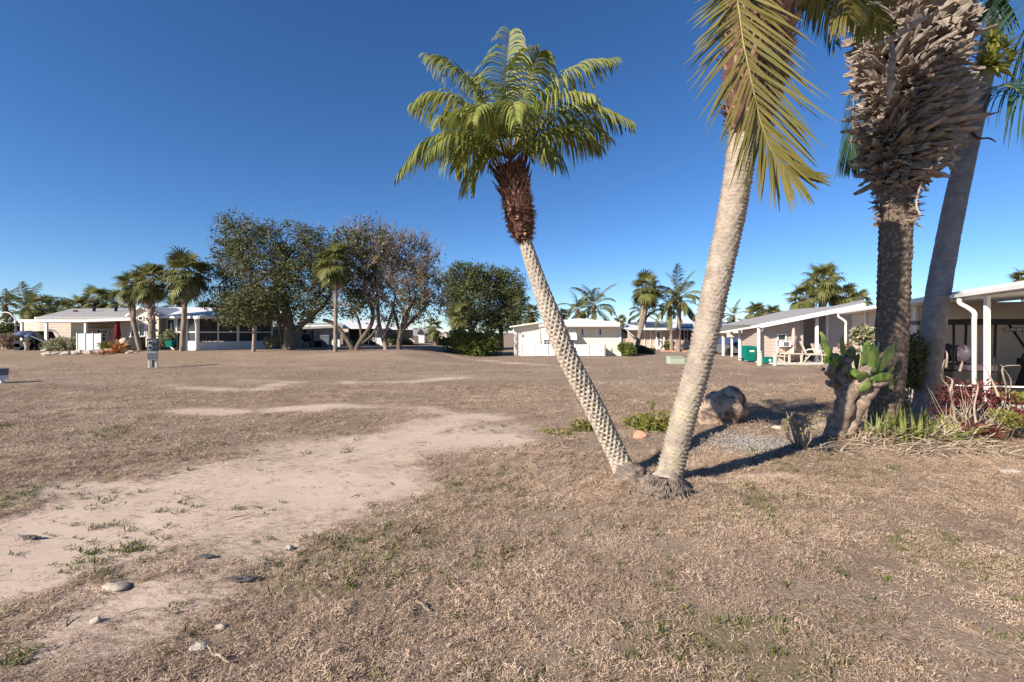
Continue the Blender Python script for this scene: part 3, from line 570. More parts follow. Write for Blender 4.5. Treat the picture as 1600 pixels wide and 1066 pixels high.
for i in range(12):
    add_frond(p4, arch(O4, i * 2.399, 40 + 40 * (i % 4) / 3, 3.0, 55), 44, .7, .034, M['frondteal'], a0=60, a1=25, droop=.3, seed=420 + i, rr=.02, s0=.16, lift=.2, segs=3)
MB().tube(curve([px(1516, 205, 10.25), px(1528, 216, 9.9), px(1545, 216, 9.7), px(1556, 222, 9.6)], 10), [.03, .028, .026, .024, .022, .02, .02, .018, .016, .012, .01], 6).build('dead_stalk', M['fibre'], p4)
# ================================================================== BACKGROUND PALMS
def fan_leaf(el, seed, dead=False):                        # a costapalmate fan on its stalk, rising at el degrees; bakes in its own droop
    r = random.Random(seed); mb = MB(); e = R(el); L1 = r.uniform(.55, .85); d = Vector((math.cos(e), 0, math.sin(e))); pts = [Vector((0, 0, 0))]; q = Vector((0, 0, 0))
    for i in range(3): q = q + d * L1 / 3; pts.append(q); d = (d + Vector((0, 0, -.14))).normalized()
    mb.tube(pts, [.022, .018, .015, .012], 4, False); S = Vector((0, 1, 0)); n = S.cross(d) * -1; n = d.cross(S); 
    for k in range(22):
        a = R(-118 + 236 * k / 21 + r.uniform(-3, 3)); v = (d * math.cos(a) + S * math.sin(a) + n * (-.18 + .12 * abs(math.sin(a)))).normalized(); ln = (.92 - .22 * abs(a) / 2) * r.uniform(.85, 1.08); q = pts[-1]; row = []
        w0 = Vector(v.cross(n)).normalized()
        for g in range(4):
            w = (.012, .042, .030, .003)[g]; row += [q - w0 * w, q + w0 * w]; v = (v + Vector((0, 0, (-.10, -.22, -.75)[min(g, 2)] * (1 + dead)))).normalized(); q = q + v * ln * (.34, .36, .34)[min(g, 2)]
        mb.add(row, [(2 * g, 2 * g + 1, 2 * g + 3, 2 * g + 2) for g in range(3)])
    return mb
FAN = [fan_leaf(e, 500 + i).mesh('frond', M['sabal']) for i, e in enumerate((78, 60, 45, 30, 15, 0, -18, -38, -55))]
FDEAD = [fan_leaf(e, 530 + i, True).mesh('dead_frond', M['deadfan']) for i, e in enumerate((-45, -65, -75))]
def feather(el, fall, seed):
    pts = arch((0, 0, 0), 0, el, 2.3, fall); return frond_mb(pts, 34, .55, .05, 62, 30, .55, seed=seed, rr=.025, s0=.18, lift=.1, segs=2)
FEA = [feather(e, f, 560 + i).mesh('frond', M['queen']) for i, (e, f) in enumerate(((80, 45), (65, 80), (50, 95), (35, 100), (18, 95), (0, 85), (-25, 50)))]
def leaves(root, top, meshes, n, sc_, seed, name='frond'):
    r = random.Random(seed); k = len(meshes)
    for i in range(n):
        j = int(k * (i + .5) / n); o = link(name, meshes[j]); o.parent = root; o.matrix_parent_inverse = Matrix.Translation(-Vector(root.location))
        o.location = Vector(top) + Vector((r.uniform(-.06, .06), r.uniform(-.06, .06), r.uniform(-.12, .12) - .25 * j / k)); o.rotation_euler = (r.gauss(0, .16), r.gauss(0, .10), i * 2.39996 + r.uniform(-.3, .3)); s = sc_ * r.uniform(.85, 1.12); o.scale = (s, s, s)
def bumps(fq, amp, seed): return lambda u, v: (amp * (unoise(u, v, 3, fq, seed) - .5) + amp * .8 * np.abs(np.sin(v * fq * 2.4 + u * 6.28)) * (np.sin(u * 6.28 * 4 + v * fq) > 0), 0 * u)
def sabal(label, tx, ty, bx, by, d, rpx, wpx, n=34, booted=0, mid=None, seed=0, name='palm_tree', group=None, dead=3, feather_=False, dry=False, bz=None):
    top = px(tx, ty, d); base = px(bx, by, d) if bz is None else px(bx, by, d)
    base.z = min(base.z, gz(base.x, base.y) + .05) if bz is None else base.z
    root = thing(name, label, 'palm', base, group); rt = wpx * d / FPX / 2
    pts = [base + Vector((0, 0, -.3))] + ([px(*m, d) for m in (mid or [((tx + bx) / 2, (ty + by) / 2)])]) + [top]
    link('trunk', trunk_mesh('trunk', pts, [rt * 1.15, rt, rt * .95, rt * .92], 60, 18, bumps(5, rt * .22, seed), M['sabalt']), root)
    size = rpx * d / FPX
    if booted:
        mb = MB(); r = random.Random(seed); C = curve(pts, 40)
        for i in range(booted):
            t = 1 - (i / booted) * .62; c = C[int(t * 40)]; a = i * 2.4; o_ = Vector((math.cos(a), math.sin(a), 0)); s_ = Vector((-o_.y, o_.x, 0)); P0 = c + o_ * rt * .8
            mb.bar(P0, P0 + o_ * rt * r.uniform(.7, 1.1) + Vector((0, 0, rt * r.uniform(.9, 1.5))), rt * .45, .04)
        o = mb.build('boots', M['straw'], root); o['kind'] = 'stuff'
    else:
        c = top; mb = MB(); r = random.Random(seed)
        for i in range(26):
            a = i * 2.4; o_ = Vector((math.cos(a), math.sin(a), 0)); P0 = c + o_ * rt * .7 + Vector((0, 0, -.08 - 1.0 * i / 26 * size * .6)); mb.bar(P0, P0 + o_ * rt * .9 + Vector((0, 0, rt * 1.6)), rt * .5, .04)
        o = mb.build('boots', M['sabaldk'], root); o['kind'] = 'stuff'
    if feather_: leaves(root, top, FEA, n, size / 1.75, seed)
    else:
        leaves(root, top, FAN, n, size / 1.5, seed); leaves(root, top - Vector((0, 0, .15)), FDEAD, dead, size / 1.7, seed + 1, 'dead_frond')
    return root
sabal('bare trunked fan palm leaning left beside the white gate', 207, 445, 221, 549, 31, 30, 5.5, 30, 0, [(201, 470), (209, 500)], 1)
sabal('fan palm with pale criss-cross boots on its trunk, behind the meter pedestal', 236, 440, 238, 549, 30.5, 36, 9, 34, 46, None, 2)
sabal('tall dark topped fan palm in front of the screened porch', 289, 428, 284, 547, 30.5, 43, 6.8, 36, 0, [(288, 490)], 3)
sabal('fan palm standing between the oak and the multi-stemmed trees', 525, 412, 524, 548, 30, 38, 5.5, 38, 0, None, 4)
sabal('short young fan palm with fat booted trunk on the far lawn', 677, 512, 682, 547, 46, 20, 6, 22, 18, None, 5)
sabal('shaggy yellow-green fan palm behind the big round bush', 716, 494, 716, 545, 46, 27, 6, 32, 0, None, 6)
sabal('fan palm with curved leaning trunk before the grey-beige house', 1010, 452, 993, 543, 44, 31, 6, 40, 0, [(1009, 480), (999, 520)], 7)
sabal('tallest fan palm behind the taupe house, above its roof ridge', 1286, 442, 1284, 540, 46, 36, 10, 44, 0, None, 8)
sabal('low fan palm just left of the tallest one behind the taupe house', 1254, 468, 1255, 540, 46, 30, 8, 34, 0, None, 9)
sabal('low fan palm just right of the tallest one behind the taupe house', 1318, 466, 1318, 540, 46, 29, 8, 34, 0, None, 10)
sabal('round dense fan palm above the grey roof, left one of two', 1183, 492, 1183, 540, 54, 24, 7, 38, 0, None, 11)
sabal('round dense fan palm above the grey roof, right one of two', 1208, 494, 1210, 540, 52, 23, 7, 36, 0, None, 12)
sabal('distant fan palm showing over the fascia at the right edge', 1602, 440, 1602, 540, 40, 30, 8, 30, 0, None, 13)
for i, (x, y, r, lab) in enumerate([(62, 482, 26, 'shaggy palm in the far left row, behind the carport roof'), (100, 488, 24, 'low fan palm in the far left row, right of the carport roof'), (122, 482, 22, 'fan palm over the left half of the grey shingle roof'),
        (150, 470, 25, 'highest fan palm in the row over the grey shingle roof'), (178, 474, 26, 'fan palm over the right half of the grey shingle roof'), (272, 484, 20, 'low fan palm peeking over the white porch roof'), (318, 488, 18, 'small fan palm behind the screened porch roof'),
        (480, 502, 18, 'fan palm behind the white house, seen under the oak limb'), (830, 490, 18, 'fan palm behind the shed roof of the cream house'), (880, 494, 13, 'tiny fan palm behind the cream house roof'), (970, 504, 13, 'tiny bluish fan palm between cream and grey-beige houses'), (1345, 470, 18, 'distant fan palm behind the thick trunk')]):
    sabal(lab, x, y, x, 545, 52 if i < 7 else 58, r * 1.1, 6, 26, 0, None, 40 + i)
for i, (x, y, bx, by, d, r, w, n, lab) in enumerate([(928, 478, 929, 545, 50, 36, 5, 17, 'feathery palm rising behind the cream house, right of two'), (902, 484, 902, 545, 52, 30, 5, 15, 'feathery palm rising behind the cream house, left of two'),
        (1008, 488, 1008, 545, 52, 26, 4, 15, 'small feathery palm behind the curved fan palm trunk'), (1062, 466, 1060, 547, 44, 40, 6, 19, 'feathery palm with pale trunk before the maroon shutters'), (1046, 480, 1050, 547, 44.6, 34, 5, 17, 'feathery palm with thin dark trunk left of its pale neighbour'),
        (1146, 494, 1147, 545, 50, 24, 4, 13, 'feathery palm tip showing right of the ringed trunk'), (8, 478, 12, 550, 46, 30, 5, 14, 'ragged feathery palm at the left edge'), (44, 484, 58, 548, 44, 38, 4, 15, 'feathery palm leaning by the dark carport'), (640, 540, 641, 548, 46, 16, 4, 12, 'short feathery palm on the lawn near the far cupola')]):
    sabal(lab, x, y, bx, by, d, r, w, n, 0, None, 70 + i, feather_=True)

# ================================================================== BROADLEAF TREES
def limb(mb, a, b, r0, r1, rg_, sag=.12, n=7, sides=6):
    a = Vector(a); b = Vector(b); L_ = (b - a).length; k = Vector((rg_.uniform(-1, 1), rg_.uniform(-1, 1), rg_.uniform(-.3, 1))) * L_ * sag; pts = []
    for i in range(n + 1):
        t = i / n; pts.append(a.lerp(b, t) + k * math.sin(math.pi * t) + Vector((rg_.uniform(-1, 1), rg_.uniform(-1, 1), rg_.uniform(-1, 1))) * L_ * .018)
    pts[0] = a; mb.tube(pts, [r0 + (r1 - r0) * i / n for i in range(n + 1)], sides, False); return pts
def broad_tree(label, stems, d, blobs, nleaf, lsize, leaf, bark, seed, name='oak_tree', twigs=0, twig_up=.5, depth=.8, clump=.32, group=None, kmul=1.0, base=None):
    rg_ = random.Random(seed); ng_ = np.random.default_rng(seed); b0 = base or px(*stems[0][0], d); b0.z = min(b0.z, gz(b0.x, b0.y) + .02)
    root = thing(name, label, 'tree', b0, group); tr = MB(); tips = []
    for st in stems:                                       # each stem: pixel points then base width in px
        pts = [px(x, y, d) for x, y in st[:-1]]; pts[0].z -= .25; r0 = st[-1] * d / FPX / 2; C = curve(pts, 10); tr.tube(C, [r0 * (1.25 if i == 0 else 1 - .45 * i / 10) for i in range(11)], 10, False); tips.append((C[-1], r0 * .55)); tips.append((C[7], r0 * .6))
    Vs = []; tw = MB()
    tot = sum(bl[2] * bl[3] for bl in blobs)
    for (bx, by, rx, ry) in blobs:
        k = d / FPX; c = px(bx, by, d); c.y += rg_.uniform(-.5, .5) * rx * k * depth; rr = np.array([rx * k, max(rx, ry) * k * depth, ry * k]); a, ar = min(tips, key=lambda q: (q[0] - c).length)
        lp = limb(tr, a, c, ar * .75, ar * .22, rg_)
        ncl = max(6, int(nleaf * (rx * ry) / tot / 40 * kmul)); u = ng_.normal(size=(ncl, 3)); u /= np.linalg.norm(u, axis=1)[:, None]; rad = ng_.uniform(.25, 1, ncl) ** .5; cc = np.array(c) + u * rad[:, None] * rr
        for i in range(ncl):
            if i % 3 == 0:
                q = lp[rg_.randint(2, 7)]; limb(tr, q, Vector(cc[i]), ar * .16, ar * .05, rg_, .1, 4, 4)
        cs = clump * ng_.uniform(.6, 1.4, ncl); m = 40; g = ng_.normal(size=(ncl, m, 3)) * cs[:, None, None] * np.array([1, 1, .7]); Vs.append((cc[:, None, :] + g).reshape(-1, 3))
        for i in range(int(twigs * (rx * ry) / tot)):
            q = Vector(cc[rg_.randrange(ncl)]); o_ = (q - c); o_.normalize(); e = q + (o_ + Vector((rg_.uniform(-.6, .6), rg_.uniform(-.6, .6), twig_up + rg_.uniform(-.2, .6)))).normalized() * rg_.uniform(.5, 1.3); mdl = q.lerp(e, .5) + Vector((rg_.uniform(-.1, .1), 0, rg_.uniform(-.1, .1)))
            tw.tube([q, mdl, e], [.030, .020, .008], 3, False)
            for _ in range(3):
                z_ = mdl.lerp(e, rg_.random()); tw.tube([z_, z_ + Vector((rg_.uniform(-.3, .3), rg_.uniform(-.3, .3), rg_.uniform(0, .4)))], [.016, .007], 3, False)
    tr.build('trunk', bark, root, True)
    P_ = np.concatenate(Vs); n = len(P_); ax_ = ng_.normal(size=(n, 3)); ax_ /= np.linalg.norm(ax_, axis=1)[:, None]; bx_ = np.cross(ax_, ng_.normal(size=(n, 3))); bx_ /= np.linalg.norm(bx_, axis=1)[:, None]; s = lsize * ng_.uniform(.6, 1.35, n)[:, None]
    V = np.stack([P_ - ax_ * s, P_ + bx_ * s * .42 - ax_ * s * .1, P_ + ax_ * s, P_ - bx_ * s * .42 - ax_ * s * .1], 1)
    link('crown', arr_mesh('crown', V, 4, leaf), root)
    if tw.v: o = tw.build('twigs', M['twig'], root); o['kind'] = 'stuff'
    return root
broad_tree('large spreading oak with thick pale trunk, crown reaching over the screened porch', [[(452, 548), (452, 520), (446, 480), (430, 430), 19], [(444, 546), (437, 515), (433, 470), 5], [(458, 515), (490, 492), (512, 470), (520, 440), 8], [(452, 510), (400, 440), (372, 390), 8]], 32,
    [(350, 395, 26, 42), (375, 375, 38, 40), (352, 342, 14, 18), (410, 385, 42, 40), (455, 385, 48, 42), (490, 395, 30, 42), (420, 430, 60, 40), (470, 440, 50, 45), (345, 450, 28, 42), (385, 470, 45, 40), (440, 480, 50, 32), (365, 490, 26, 18), (500, 460, 24, 35), (505, 405, 22, 34)], 40000, .088, M['oakleaf'], M['bark'], 600, clump=.25)
broad_tree('young oak with one slender pale trunk in front of the porch', [[(396, 549), (397, 520), (396, 495), 6]], 30, [(385, 482, 38, 26), (400, 468, 34, 26), (368, 490, 24, 17), (415, 492, 22, 16)], 5600, .10, M['oakleaf'], M['barkpale'], 601)
broad_tree('dark forked tree with low V-shaped limbs right of the fan palm', [[(554, 549), (548, 540), (535, 520), (520, 505), (505, 500), 9], [(555, 549), (562, 535), (576, 515), (583, 490), (570, 440), 9], [(560, 535), (580, 525), (592, 505), 5], [(566, 528), (560, 500), (545, 470), 5]], 32,
    [(560, 420, 42, 46), (545, 465, 36, 34), (585, 385, 40, 36), (575, 470, 36, 30), (600, 400, 26, 40), (540, 400, 28, 34)], 7600, .11, M['oakleaf'], M['bark'], 602, 'forked_tree', 160)
broad_tree('half bare tree with pale leaning trunk, pinkish dry leaves', [[(604, 550), (602, 540), (592, 505), (590, 460), 9], [(598, 525), (612, 490), (620, 450), 5]], 32.6,
    [(600, 420, 40, 42), (615, 395, 34, 38), (585, 450, 30, 34), (560, 385, 24, 30), (635, 430, 30, 38)], 3600, .10, M['dryleaf'], M['barkpale'], 603, 'half_bare_tree', 520, .9)
broad_tree('sparse tree with dark upright trunk at the right end of the grove', [[(624, 550), (624, 530), (630, 505), (645, 470), 9], [(626, 520), (618, 495), (612, 470), 5], [(628, 512), (655, 490), (672, 470), 5], [(628, 515), (640, 480), (638, 440), 5]], 32.6,
    [(640, 455, 40, 40), (660, 430, 30, 40), (675, 470, 24, 34), (630, 490, 34, 26), (648, 400, 26, 32)], 4600, .10, M['oakleaf'], M['bark'], 604, 'sparse_tree', 480, .9)
broad_tree('dense dark green oak behind the big round bush, left one of two', [[(735, 546), (735, 515), (733, 480), 9], [(736, 520), (750, 490), 5]], 50, [(722, 435, 26, 24), (745, 440, 28, 28), (735, 470, 38, 32), (712, 470, 22, 28), (728, 498, 28, 18), (705, 440, 12, 18)], 19000, .125, M['oakleaf2'], M['bark'], 605, clump=.33)
broad_tree('dense dark green oak behind the big round bush, right one of two', [[(783, 546), (783, 515), (785, 480), 9], [(784, 520), (770, 490), 5]], 51, [(775, 438, 24, 26), (798, 445, 22, 28), (785, 470, 36, 32), (805, 475, 18, 28), (795, 500, 28, 18), (766, 500, 22, 14)], 19000, .125, M['oakleaf2'], M['bark'], 606, clump=.33)

def bush(label, x, y, d, rx, ry, n, ls, leaf, seed, name='bush', stems=6, lobes=7, stemmat=None, long_=.42, fill=.75, group=None, cat='bush', up=.0, ryz=None):
    rg_ = random.Random(seed); ng_ = np.random.default_rng(seed); k = d / FPX; c = px(x, y, d); b = Vector((c.x, c.y, gz(c.x, c.y))); root = thing(name, label, cat, b, group); st = MB(); P_ = []; D_ = []
    for i in range(lobes):
        a = i * 2.4; f = .0 if i == 0 else .55; q = c + Vector((math.cos(a) * rx * k * f, math.sin(a) * rx * k * f * .8, (rg_.uniform(-.35, .45)) * ry * k)); m = n // lobes; u = ng_.normal(size=(m, 3)); u /= np.linalg.norm(u, axis=1)[:, None]; rd = ng_.uniform(0, 1, m) ** (1 - fill)
        s = .62; P_.append(np.array(q) + u * rd[:, None] * np.array([rx * k * s, rx * k * s * .9, ry * k * s])); D_.append(u)
        if i < stems: limb(st, b + Vector((rg_.uniform(-.2, .2) * rx * k, rg_.uniform(-.2, .2) * rx * k, -.05)), q, .035 * max(.4, rx * k), .01 * max(.4, rx * k), rg_, .1, 5, 5)
    P_ = np.concatenate(P_); D_ = np.concatenate(D_); P_[:, 2] = np.maximum(P_[:, 2], b.z + .02); n_ = len(P_); ax_ = D_ + ng_.normal(size=(n_, 3)) * .7 + np.array([0, 0, up]); ax_ /= np.linalg.norm(ax_, axis=1)[:, None]; bx_ = np.cross(ax_, ng_.normal(size=(n_, 3))); bx_ /= np.linalg.norm(bx_, axis=1)[:, None]; nn = np.cross(ax_, bx_); s = ls * ng_.uniform(.6, 1.3, n_)[:, None]
    mid0 = P_ + ax_ * s * .05 - nn * s * .12
    V = np.concatenate([np.stack([P_ - ax_ * s, P_ + bx_ * s * long_, P_ + ax_ * s, mid0], 1), np.stack([P_ - ax_ * s, mid0, P_ + ax_ * s, P_ - bx_ * s * long_], 1)], 0)
    if st.v: st.build('stems', stemmat or M['bark'], root, True)
    link('foliage', arr_mesh('foliage', V, 4, leaf), root); return root
# the big palmetto-like round bush
bb = bush('big round bright green bush on the lawn in front of the oaks', 740, 537, 36, 42, 27, 5200, .16, M['hedge'], 700, lobes=9, long_=.30)
palm = MB(); rg7 = random.Random(9)
for i in range(70):
    a = rg7.uniform(0, 6.28); c = px(740 + rg7.uniform(-34, 34), 545 - rg7.uniform(0, 26), 36 - 1.2 * abs(math.sin(a))); f = fan_leaf(rg7.uniform(20, 80), 720 + i % 9); M4 = Matrix.LocRotScale(c, Matrix.Rotation(a, 3, 'Z').to_quaternion(), Vector((.62, .62, .62))); palm.add([M4 @ Vector(p) for p in f.v], f.f)
o = palm.build('fan_leaves', M['hedge'], bb); o['kind'] = 'stuff'
bush('rounded clipped hedge bush at the corner of the cream house', 980, 546, 35.4, 13, 12, 1800, .11, M['yellow'] if False else M['hedge'], 701, lobes=7)
bush('low dark bush in the shadow beside the hedge bush', 1004, 548, 40, 14, 8, 1200, .12, M['oakleaf2'], 702)
bush('small dark shrub right of the low dark bush, before the steps', 1016, 549, 41, 8, 6, 700, .10, M['oakleaf2'], 703)
bush('small olive shrub right of the white steps', 1046, 541, 46, 8, 8, 600, .12, M['hedge'], 704)
bush('tiny bare shrub at the fence end by the cream wall', 962, 552, 36, 5, 5, 160, .06, M['straw'], 705)
bush('straggly green bush before the carport', 92, 537, 31.2, 22, 15, 1500, .09, M['varieg'], 706, 'shrub')
bush('leafy tan-green plant left of the white gate', 113, 538, 31, 7, 12, 420, .10, M['varieg'], 707, 'shrub')
bush('rounded olive shrub right of the white gate', 175, 542, 30.6, 18, 9, 1700, .07, M['hedge'], 708, 'shrub')
bush('reddish brown plant mass under the pergola at the left edge', 18, 533, 33, 17, 14, 1500, .11, M['dryleaf'], 709, 'shrub')
bush('dark green plant mass behind the reddish plants at the left edge', 8, 522, 34, 16, 22, 1600, .13, M['oakleaf2'], 710, 'shrub')
bush('white flowering shrub between the booted palm and the porch', 262, 527, 32, 14, 16, 900, .10, M['varieg'], 711, 'shrub')
bush('pale leafy shrub against the white house wall', 423, 535, 33.5, 10, 12, 900, .09, M['varieg'], 712, 'shrub')
bush('yellow-green shrub left of the far cupola house', 636, 538, 46, 11, 8, 900, .12, M['hedge'], 713, 'shrub')
bush('dark small shrub behind the sparse tree trunk', 612, 536, 44, 8, 7, 700, .11, M['oakleaf2'], 714, 'shrub')
bush('green shrub at the base of the young booted palm', 694, 534, 47, 12, 9, 900, .12, M['oakleaf2'], 715, 'shrub')
bush('pale pink dry shrub by the far lawn path', 616, 527, 45, 8, 10, 400, .10, M['dryleaf'], 716, 'shrub')
bush('bright small plant by the grey wall behind the forked tree', 549, 537, 38, 5, 6, 260, .10, M['yellow'], 717, 'shrub')
# ================================================================== HOUSES
class Fr:                                                  # a vertical wall plane; every call takes picture coordinates on it, nrm points to the viewer
    def __init__(s, O, U):
        s.O = Vector((O[0], O[1], 0)); s.U = Vector((U[0], U[1], 0)).normalized(); s.N = Vector((s.U.y, -s.U.x, 0))
        if s.N.dot(s.O) > 0: s.N = -s.N
    def u(s, x):
        k = (x - CX) / FPX; return (s.O.x - k * s.O.y) / (k * s.U.y - s.U.x)
    def at(s, u, z, n=0): p = s.O + s.U * u + s.N * n; return Vector((p.x, p.y, z))
    def z(s, x, y): d = (s.O + s.U * s.u(x)).y; return CAMH + (YH - y) / FPX * d
    def p(s, x, y, n=0): return s.at(s.u(x), s.z(x, y), n)
    def bx(s, mb, u0, u1, z0, z1, n0, n1):
        mb.hexa([s.at(u0, z0, n1), s.at(u1, z0, n1), s.at(u1, z0, n0), s.at(u0, z0, n0), s.at(u0, z1, n1), s.at(u1, z1, n1), s.at(u1, z1, n0), s.at(u0, z1, n0)]); return mb
    def box(s, mb, x0, x1, y0, y1, n0, n1):                # y0 top, y1 bottom
        m = (x0 + x1) / 2; return s.bx(mb, s.u(x0), s.u(x1), s.z(m, y1), s.z(m, y0), n0, n1)
    def siding(s, mb, x0, x1, ytop0, ytop1, ybot, pitch=.2, thick=.15, lap=.022):
        u0, u1 = s.u(x0), s.u(x1); za, zb = s.z(x0, ytop0), s.z(x1, ytop1); z = s.z((x0 + x1) / 2, ybot); zt = max(za, zb)
        mb.hexa([s.at(u0, z, 0), s.at(u1, z, 0), s.at(u1, z, -thick), s.at(u0, z, -thick), s.at(u0, za, 0), s.at(u1, zb, 0), s.at(u1, zb, -thick), s.at(u0, za, -thick)])
        while z < zt - .01:
            h = min(pitch, zt - z); a, b = u0, u1; zc = z + h
            if zc > min(za, zb) + .001:
                if abs(zb - za) < .02: zc = min(za, zb)
                else:
                    t = (zc - za) / (zb - za)
                    if zb > za: a = u0 + (u1 - u0) * min(max(t, 0), 1)
                    else: b = u0 + (u1 - u0) * min(max(t, 0), 1)
            if abs(b - a) > .03 and zc > z + .005: mb.hexa([s.at(a, z, lap), s.at(b, z, lap), s.at(b, z, -.02), s.at(a, z, -.02), s.at(a, zc, .004), s.at(b, zc, .004), s.at(b, zc, -.02), s.at(a, zc, -.02)])
            z += pitch
        return mb
    def window(s, root, x0, x1, y0, y1, n=.03, f=.06, mullion=0, rail=1, fm='white', gm='glass'):
        m = (x0 + x1) / 2; u0, u1, z0, z1 = s.u(x0), s.u(x1), s.z(m, y1), s.z(m, y0); b = MB(); g = n + .05
        s.bx(b, u0, u1, z1 - f, z1, 0, g); s.bx(b, u0, u1, z0, z0 + f, 0, g); sg = 1 if u1 > u0 else -1; s.bx(b, u0, u0 + f * sg, z0 + f, z1 - f, 0, g); s.bx(b, u1 - f * sg, u1, z0 + f, z1 - f, 0, g)
        if rail: s.bx(b, u0 + f * sg, u1 - f * sg, (z0 + z1) / 2 - f * .3, (z0 + z1) / 2 + f * .3, 0, g - .01)
        for i in range(mullion): q = u0 + (u1 - u0) * (i + 1) / (mullion + 1); s.bx(b, q - f * .35, q + f * .35, z0 + f, z1 - f, 0, g - .015)
        w = b.build('window', M[fm], root); gb = MB(); s.bx(gb, u0 + f * .8 * sg, u1 - f * .8 * sg, z0 + f * .8, z1 - f * .8, .026, .034); gb.build('pane', M[gm], w); return w
def Wl(fr, root, m, *a, name='wall', **k): mb = MB(); fr.siding(mb, *a, **k); return mb.build(name, M[m], root)
def frontal(d): return Fr((0, d), (1, 0))
def part(name, mb, m, root, smooth=False): return mb.build(name, M[m] if isinstance(m, str) else m, root, smooth)
def P(name, fr, root, m, *a): mb = MB(); fr.box(mb, *a); return part(name, mb, m, root)

# ---- left house: carport, porch recess and bay
h = thing('mobile_home', 'beige mobile home with grey shingle roof, carport and bay window, far left', 'house', px(150, 546, 33))
A = frontal(33); Bk = frontal(35.5); F0 = frontal(31.8)
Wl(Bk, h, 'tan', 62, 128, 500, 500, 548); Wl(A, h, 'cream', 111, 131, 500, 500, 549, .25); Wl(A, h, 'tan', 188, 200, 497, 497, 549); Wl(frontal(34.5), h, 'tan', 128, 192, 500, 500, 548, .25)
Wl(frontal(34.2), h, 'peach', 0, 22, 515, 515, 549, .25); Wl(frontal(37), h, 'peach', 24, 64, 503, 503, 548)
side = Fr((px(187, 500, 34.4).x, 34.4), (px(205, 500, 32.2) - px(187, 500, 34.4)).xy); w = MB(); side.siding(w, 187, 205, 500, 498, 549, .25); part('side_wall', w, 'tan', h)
bay = frontal(32.2); w = MB(); bay.siding(w, 204, 248, 490, 490, 549, .25); w.slab([bay.p(202, 491), bay.p(223, 478), bay.p(248, 491), bay.p(248, 491) + Vector((0, .3, 0)), bay.p(223, 478) + Vector((0, .3, 0)), bay.p(202, 491) + Vector((0, .3, 0))], .02) if False else None
w.add([bay.p(204, 491), bay.p(248, 491), bay.p(223, 479), bay.p(204, 491, -.3), bay.p(248, 491, -.3), bay.p(223, 479, -.3)], [(0, 1, 2), (5, 4, 3), (0, 3, 4, 1), (1, 4, 5, 2), (2, 5, 3, 0)]); part('bay_wall', w, 'cream', h)
for x0, x1, y0, y1 in ((207, 215, 495, 501), (217, 225, 494, 501), (228, 236, 495, 501)): bay.window(h, x0, x1, y0, y1, rail=0)
for x0, x1, y0, y1 in ((206, 216, 505, 526), (218, 228, 505, 526), (230, 240, 505, 526)): bay.window(h, x0, x1, y0, y1)
frontal(34.5).window(h, 152, 170, 514, 527, mullion=1, rail=1)
frontal(34.5).window(h, 160, 167, 521, 534, rail=0)
rf = MB(); e0, e1 = px(56, 496, 31.6), px(205, 496, 31.6); r0, r1 = px(112, 482.5, 36.5), px(207, 481.5, 36.5); rf.slab([e0, e1, r1, r0], .12); rf.slab([r0, r1, r1 + Vector((1, 6, -1)), r0 + Vector((-1, 6, -1))], .12); rr_ = part('roof', rf, 'roofgrey', h)
for x, y in ((118, 490), (147, 485), (181, 484)):
    v = MB(); c = px(x, y + 2, 34.6); v.lathe(c, [(.10, -.1), (.10, .22), (.16, .24), (.14, .34)], 8); v.build('vent', M['dark'], rr_)
rb = MB(); a_, b_, c_ = bay.p(200, 493, .25), bay.p(223, 477.5, .25), bay.p(250, 492.5, .25); bk = Vector((0, 3.5, 0)); rb.slab([a_, b_, b_ + bk, a_ + bk], .14); rb.slab([b_, c_, c_ + bk, b_ + bk], .14); part('bay_roof', rb, 'white', h)
P('fascia', F0, h, 'white', 56, 204, 495.5, 499, 0, .1)
P('carport_roof', frontal(31.4), h, 'white', 28, 128, 499.3, 503.5, -3.8, 0)
ps = MB(); ps.slab([px(127, 499.5, 31.3), px(206, 497.2, 31.3), px(206, 497.2, 34.5), px(127, 499.5, 34.5)], .16); part('porch_roof', ps, 'white', h)
for x, wd in ((33, 3.2), (71, 4)): P('carport_post', frontal(31.5), h, 'white', x - wd / 2, x + wd / 2, 503.5, 549, -.12, 0)
P('porch_post', frontal(31.5), h, 'white', 131, 134, 501, 549, -.12, 0)
sh = MB(); frontal(34.3).box(sh, 137, 176, 505, 506, 0, .3); frontal(34.3).box(sh, 139, 178, 511, 512, 0, .3); part('wall_shelf', sh, 'wood', h)
# white gate panels
g = thing('fence_gate', 'white panel gate screen in front of the beige mobile home', 'gate', px(138, 547, 30.8)); G = frontal(30.8)
for x0, x1 in ((121.5, 132), (134, 144.5), (146, 156.5)): P('panel', G, g, 'white', x0, x1, 521.5, 548, -.05, 0)
for x in (120.6, 133, 145.2, 157.3): P('post', G, g, 'white', x - .7, x + .7, 520.5, 549, -.06, .04)
# furled parasol
u = thing('parasol', 'furled maroon parasol standing in the porch recess', 'parasol', px(184, 546, 31.6)); c = px(183.5, 546, 31.6)
MB().lathe(c, [(.03, 0), (.03, 2.05)], 8).build('pole', M['metalgrey'], u); MB().lathe(c, [(.04, .68), (.17, .78), (.20, 1.0), (.15, 1.5), (.12, 1.75), (.13, 1.85), (.05, 2.05), (.01, 2.12)], 12).build('canopy', M['maroon'], u, True); MB().lathe(c, [(.3, 0), (.28, .06), (.06, .1)], 12).build('base', M['dark'], u)
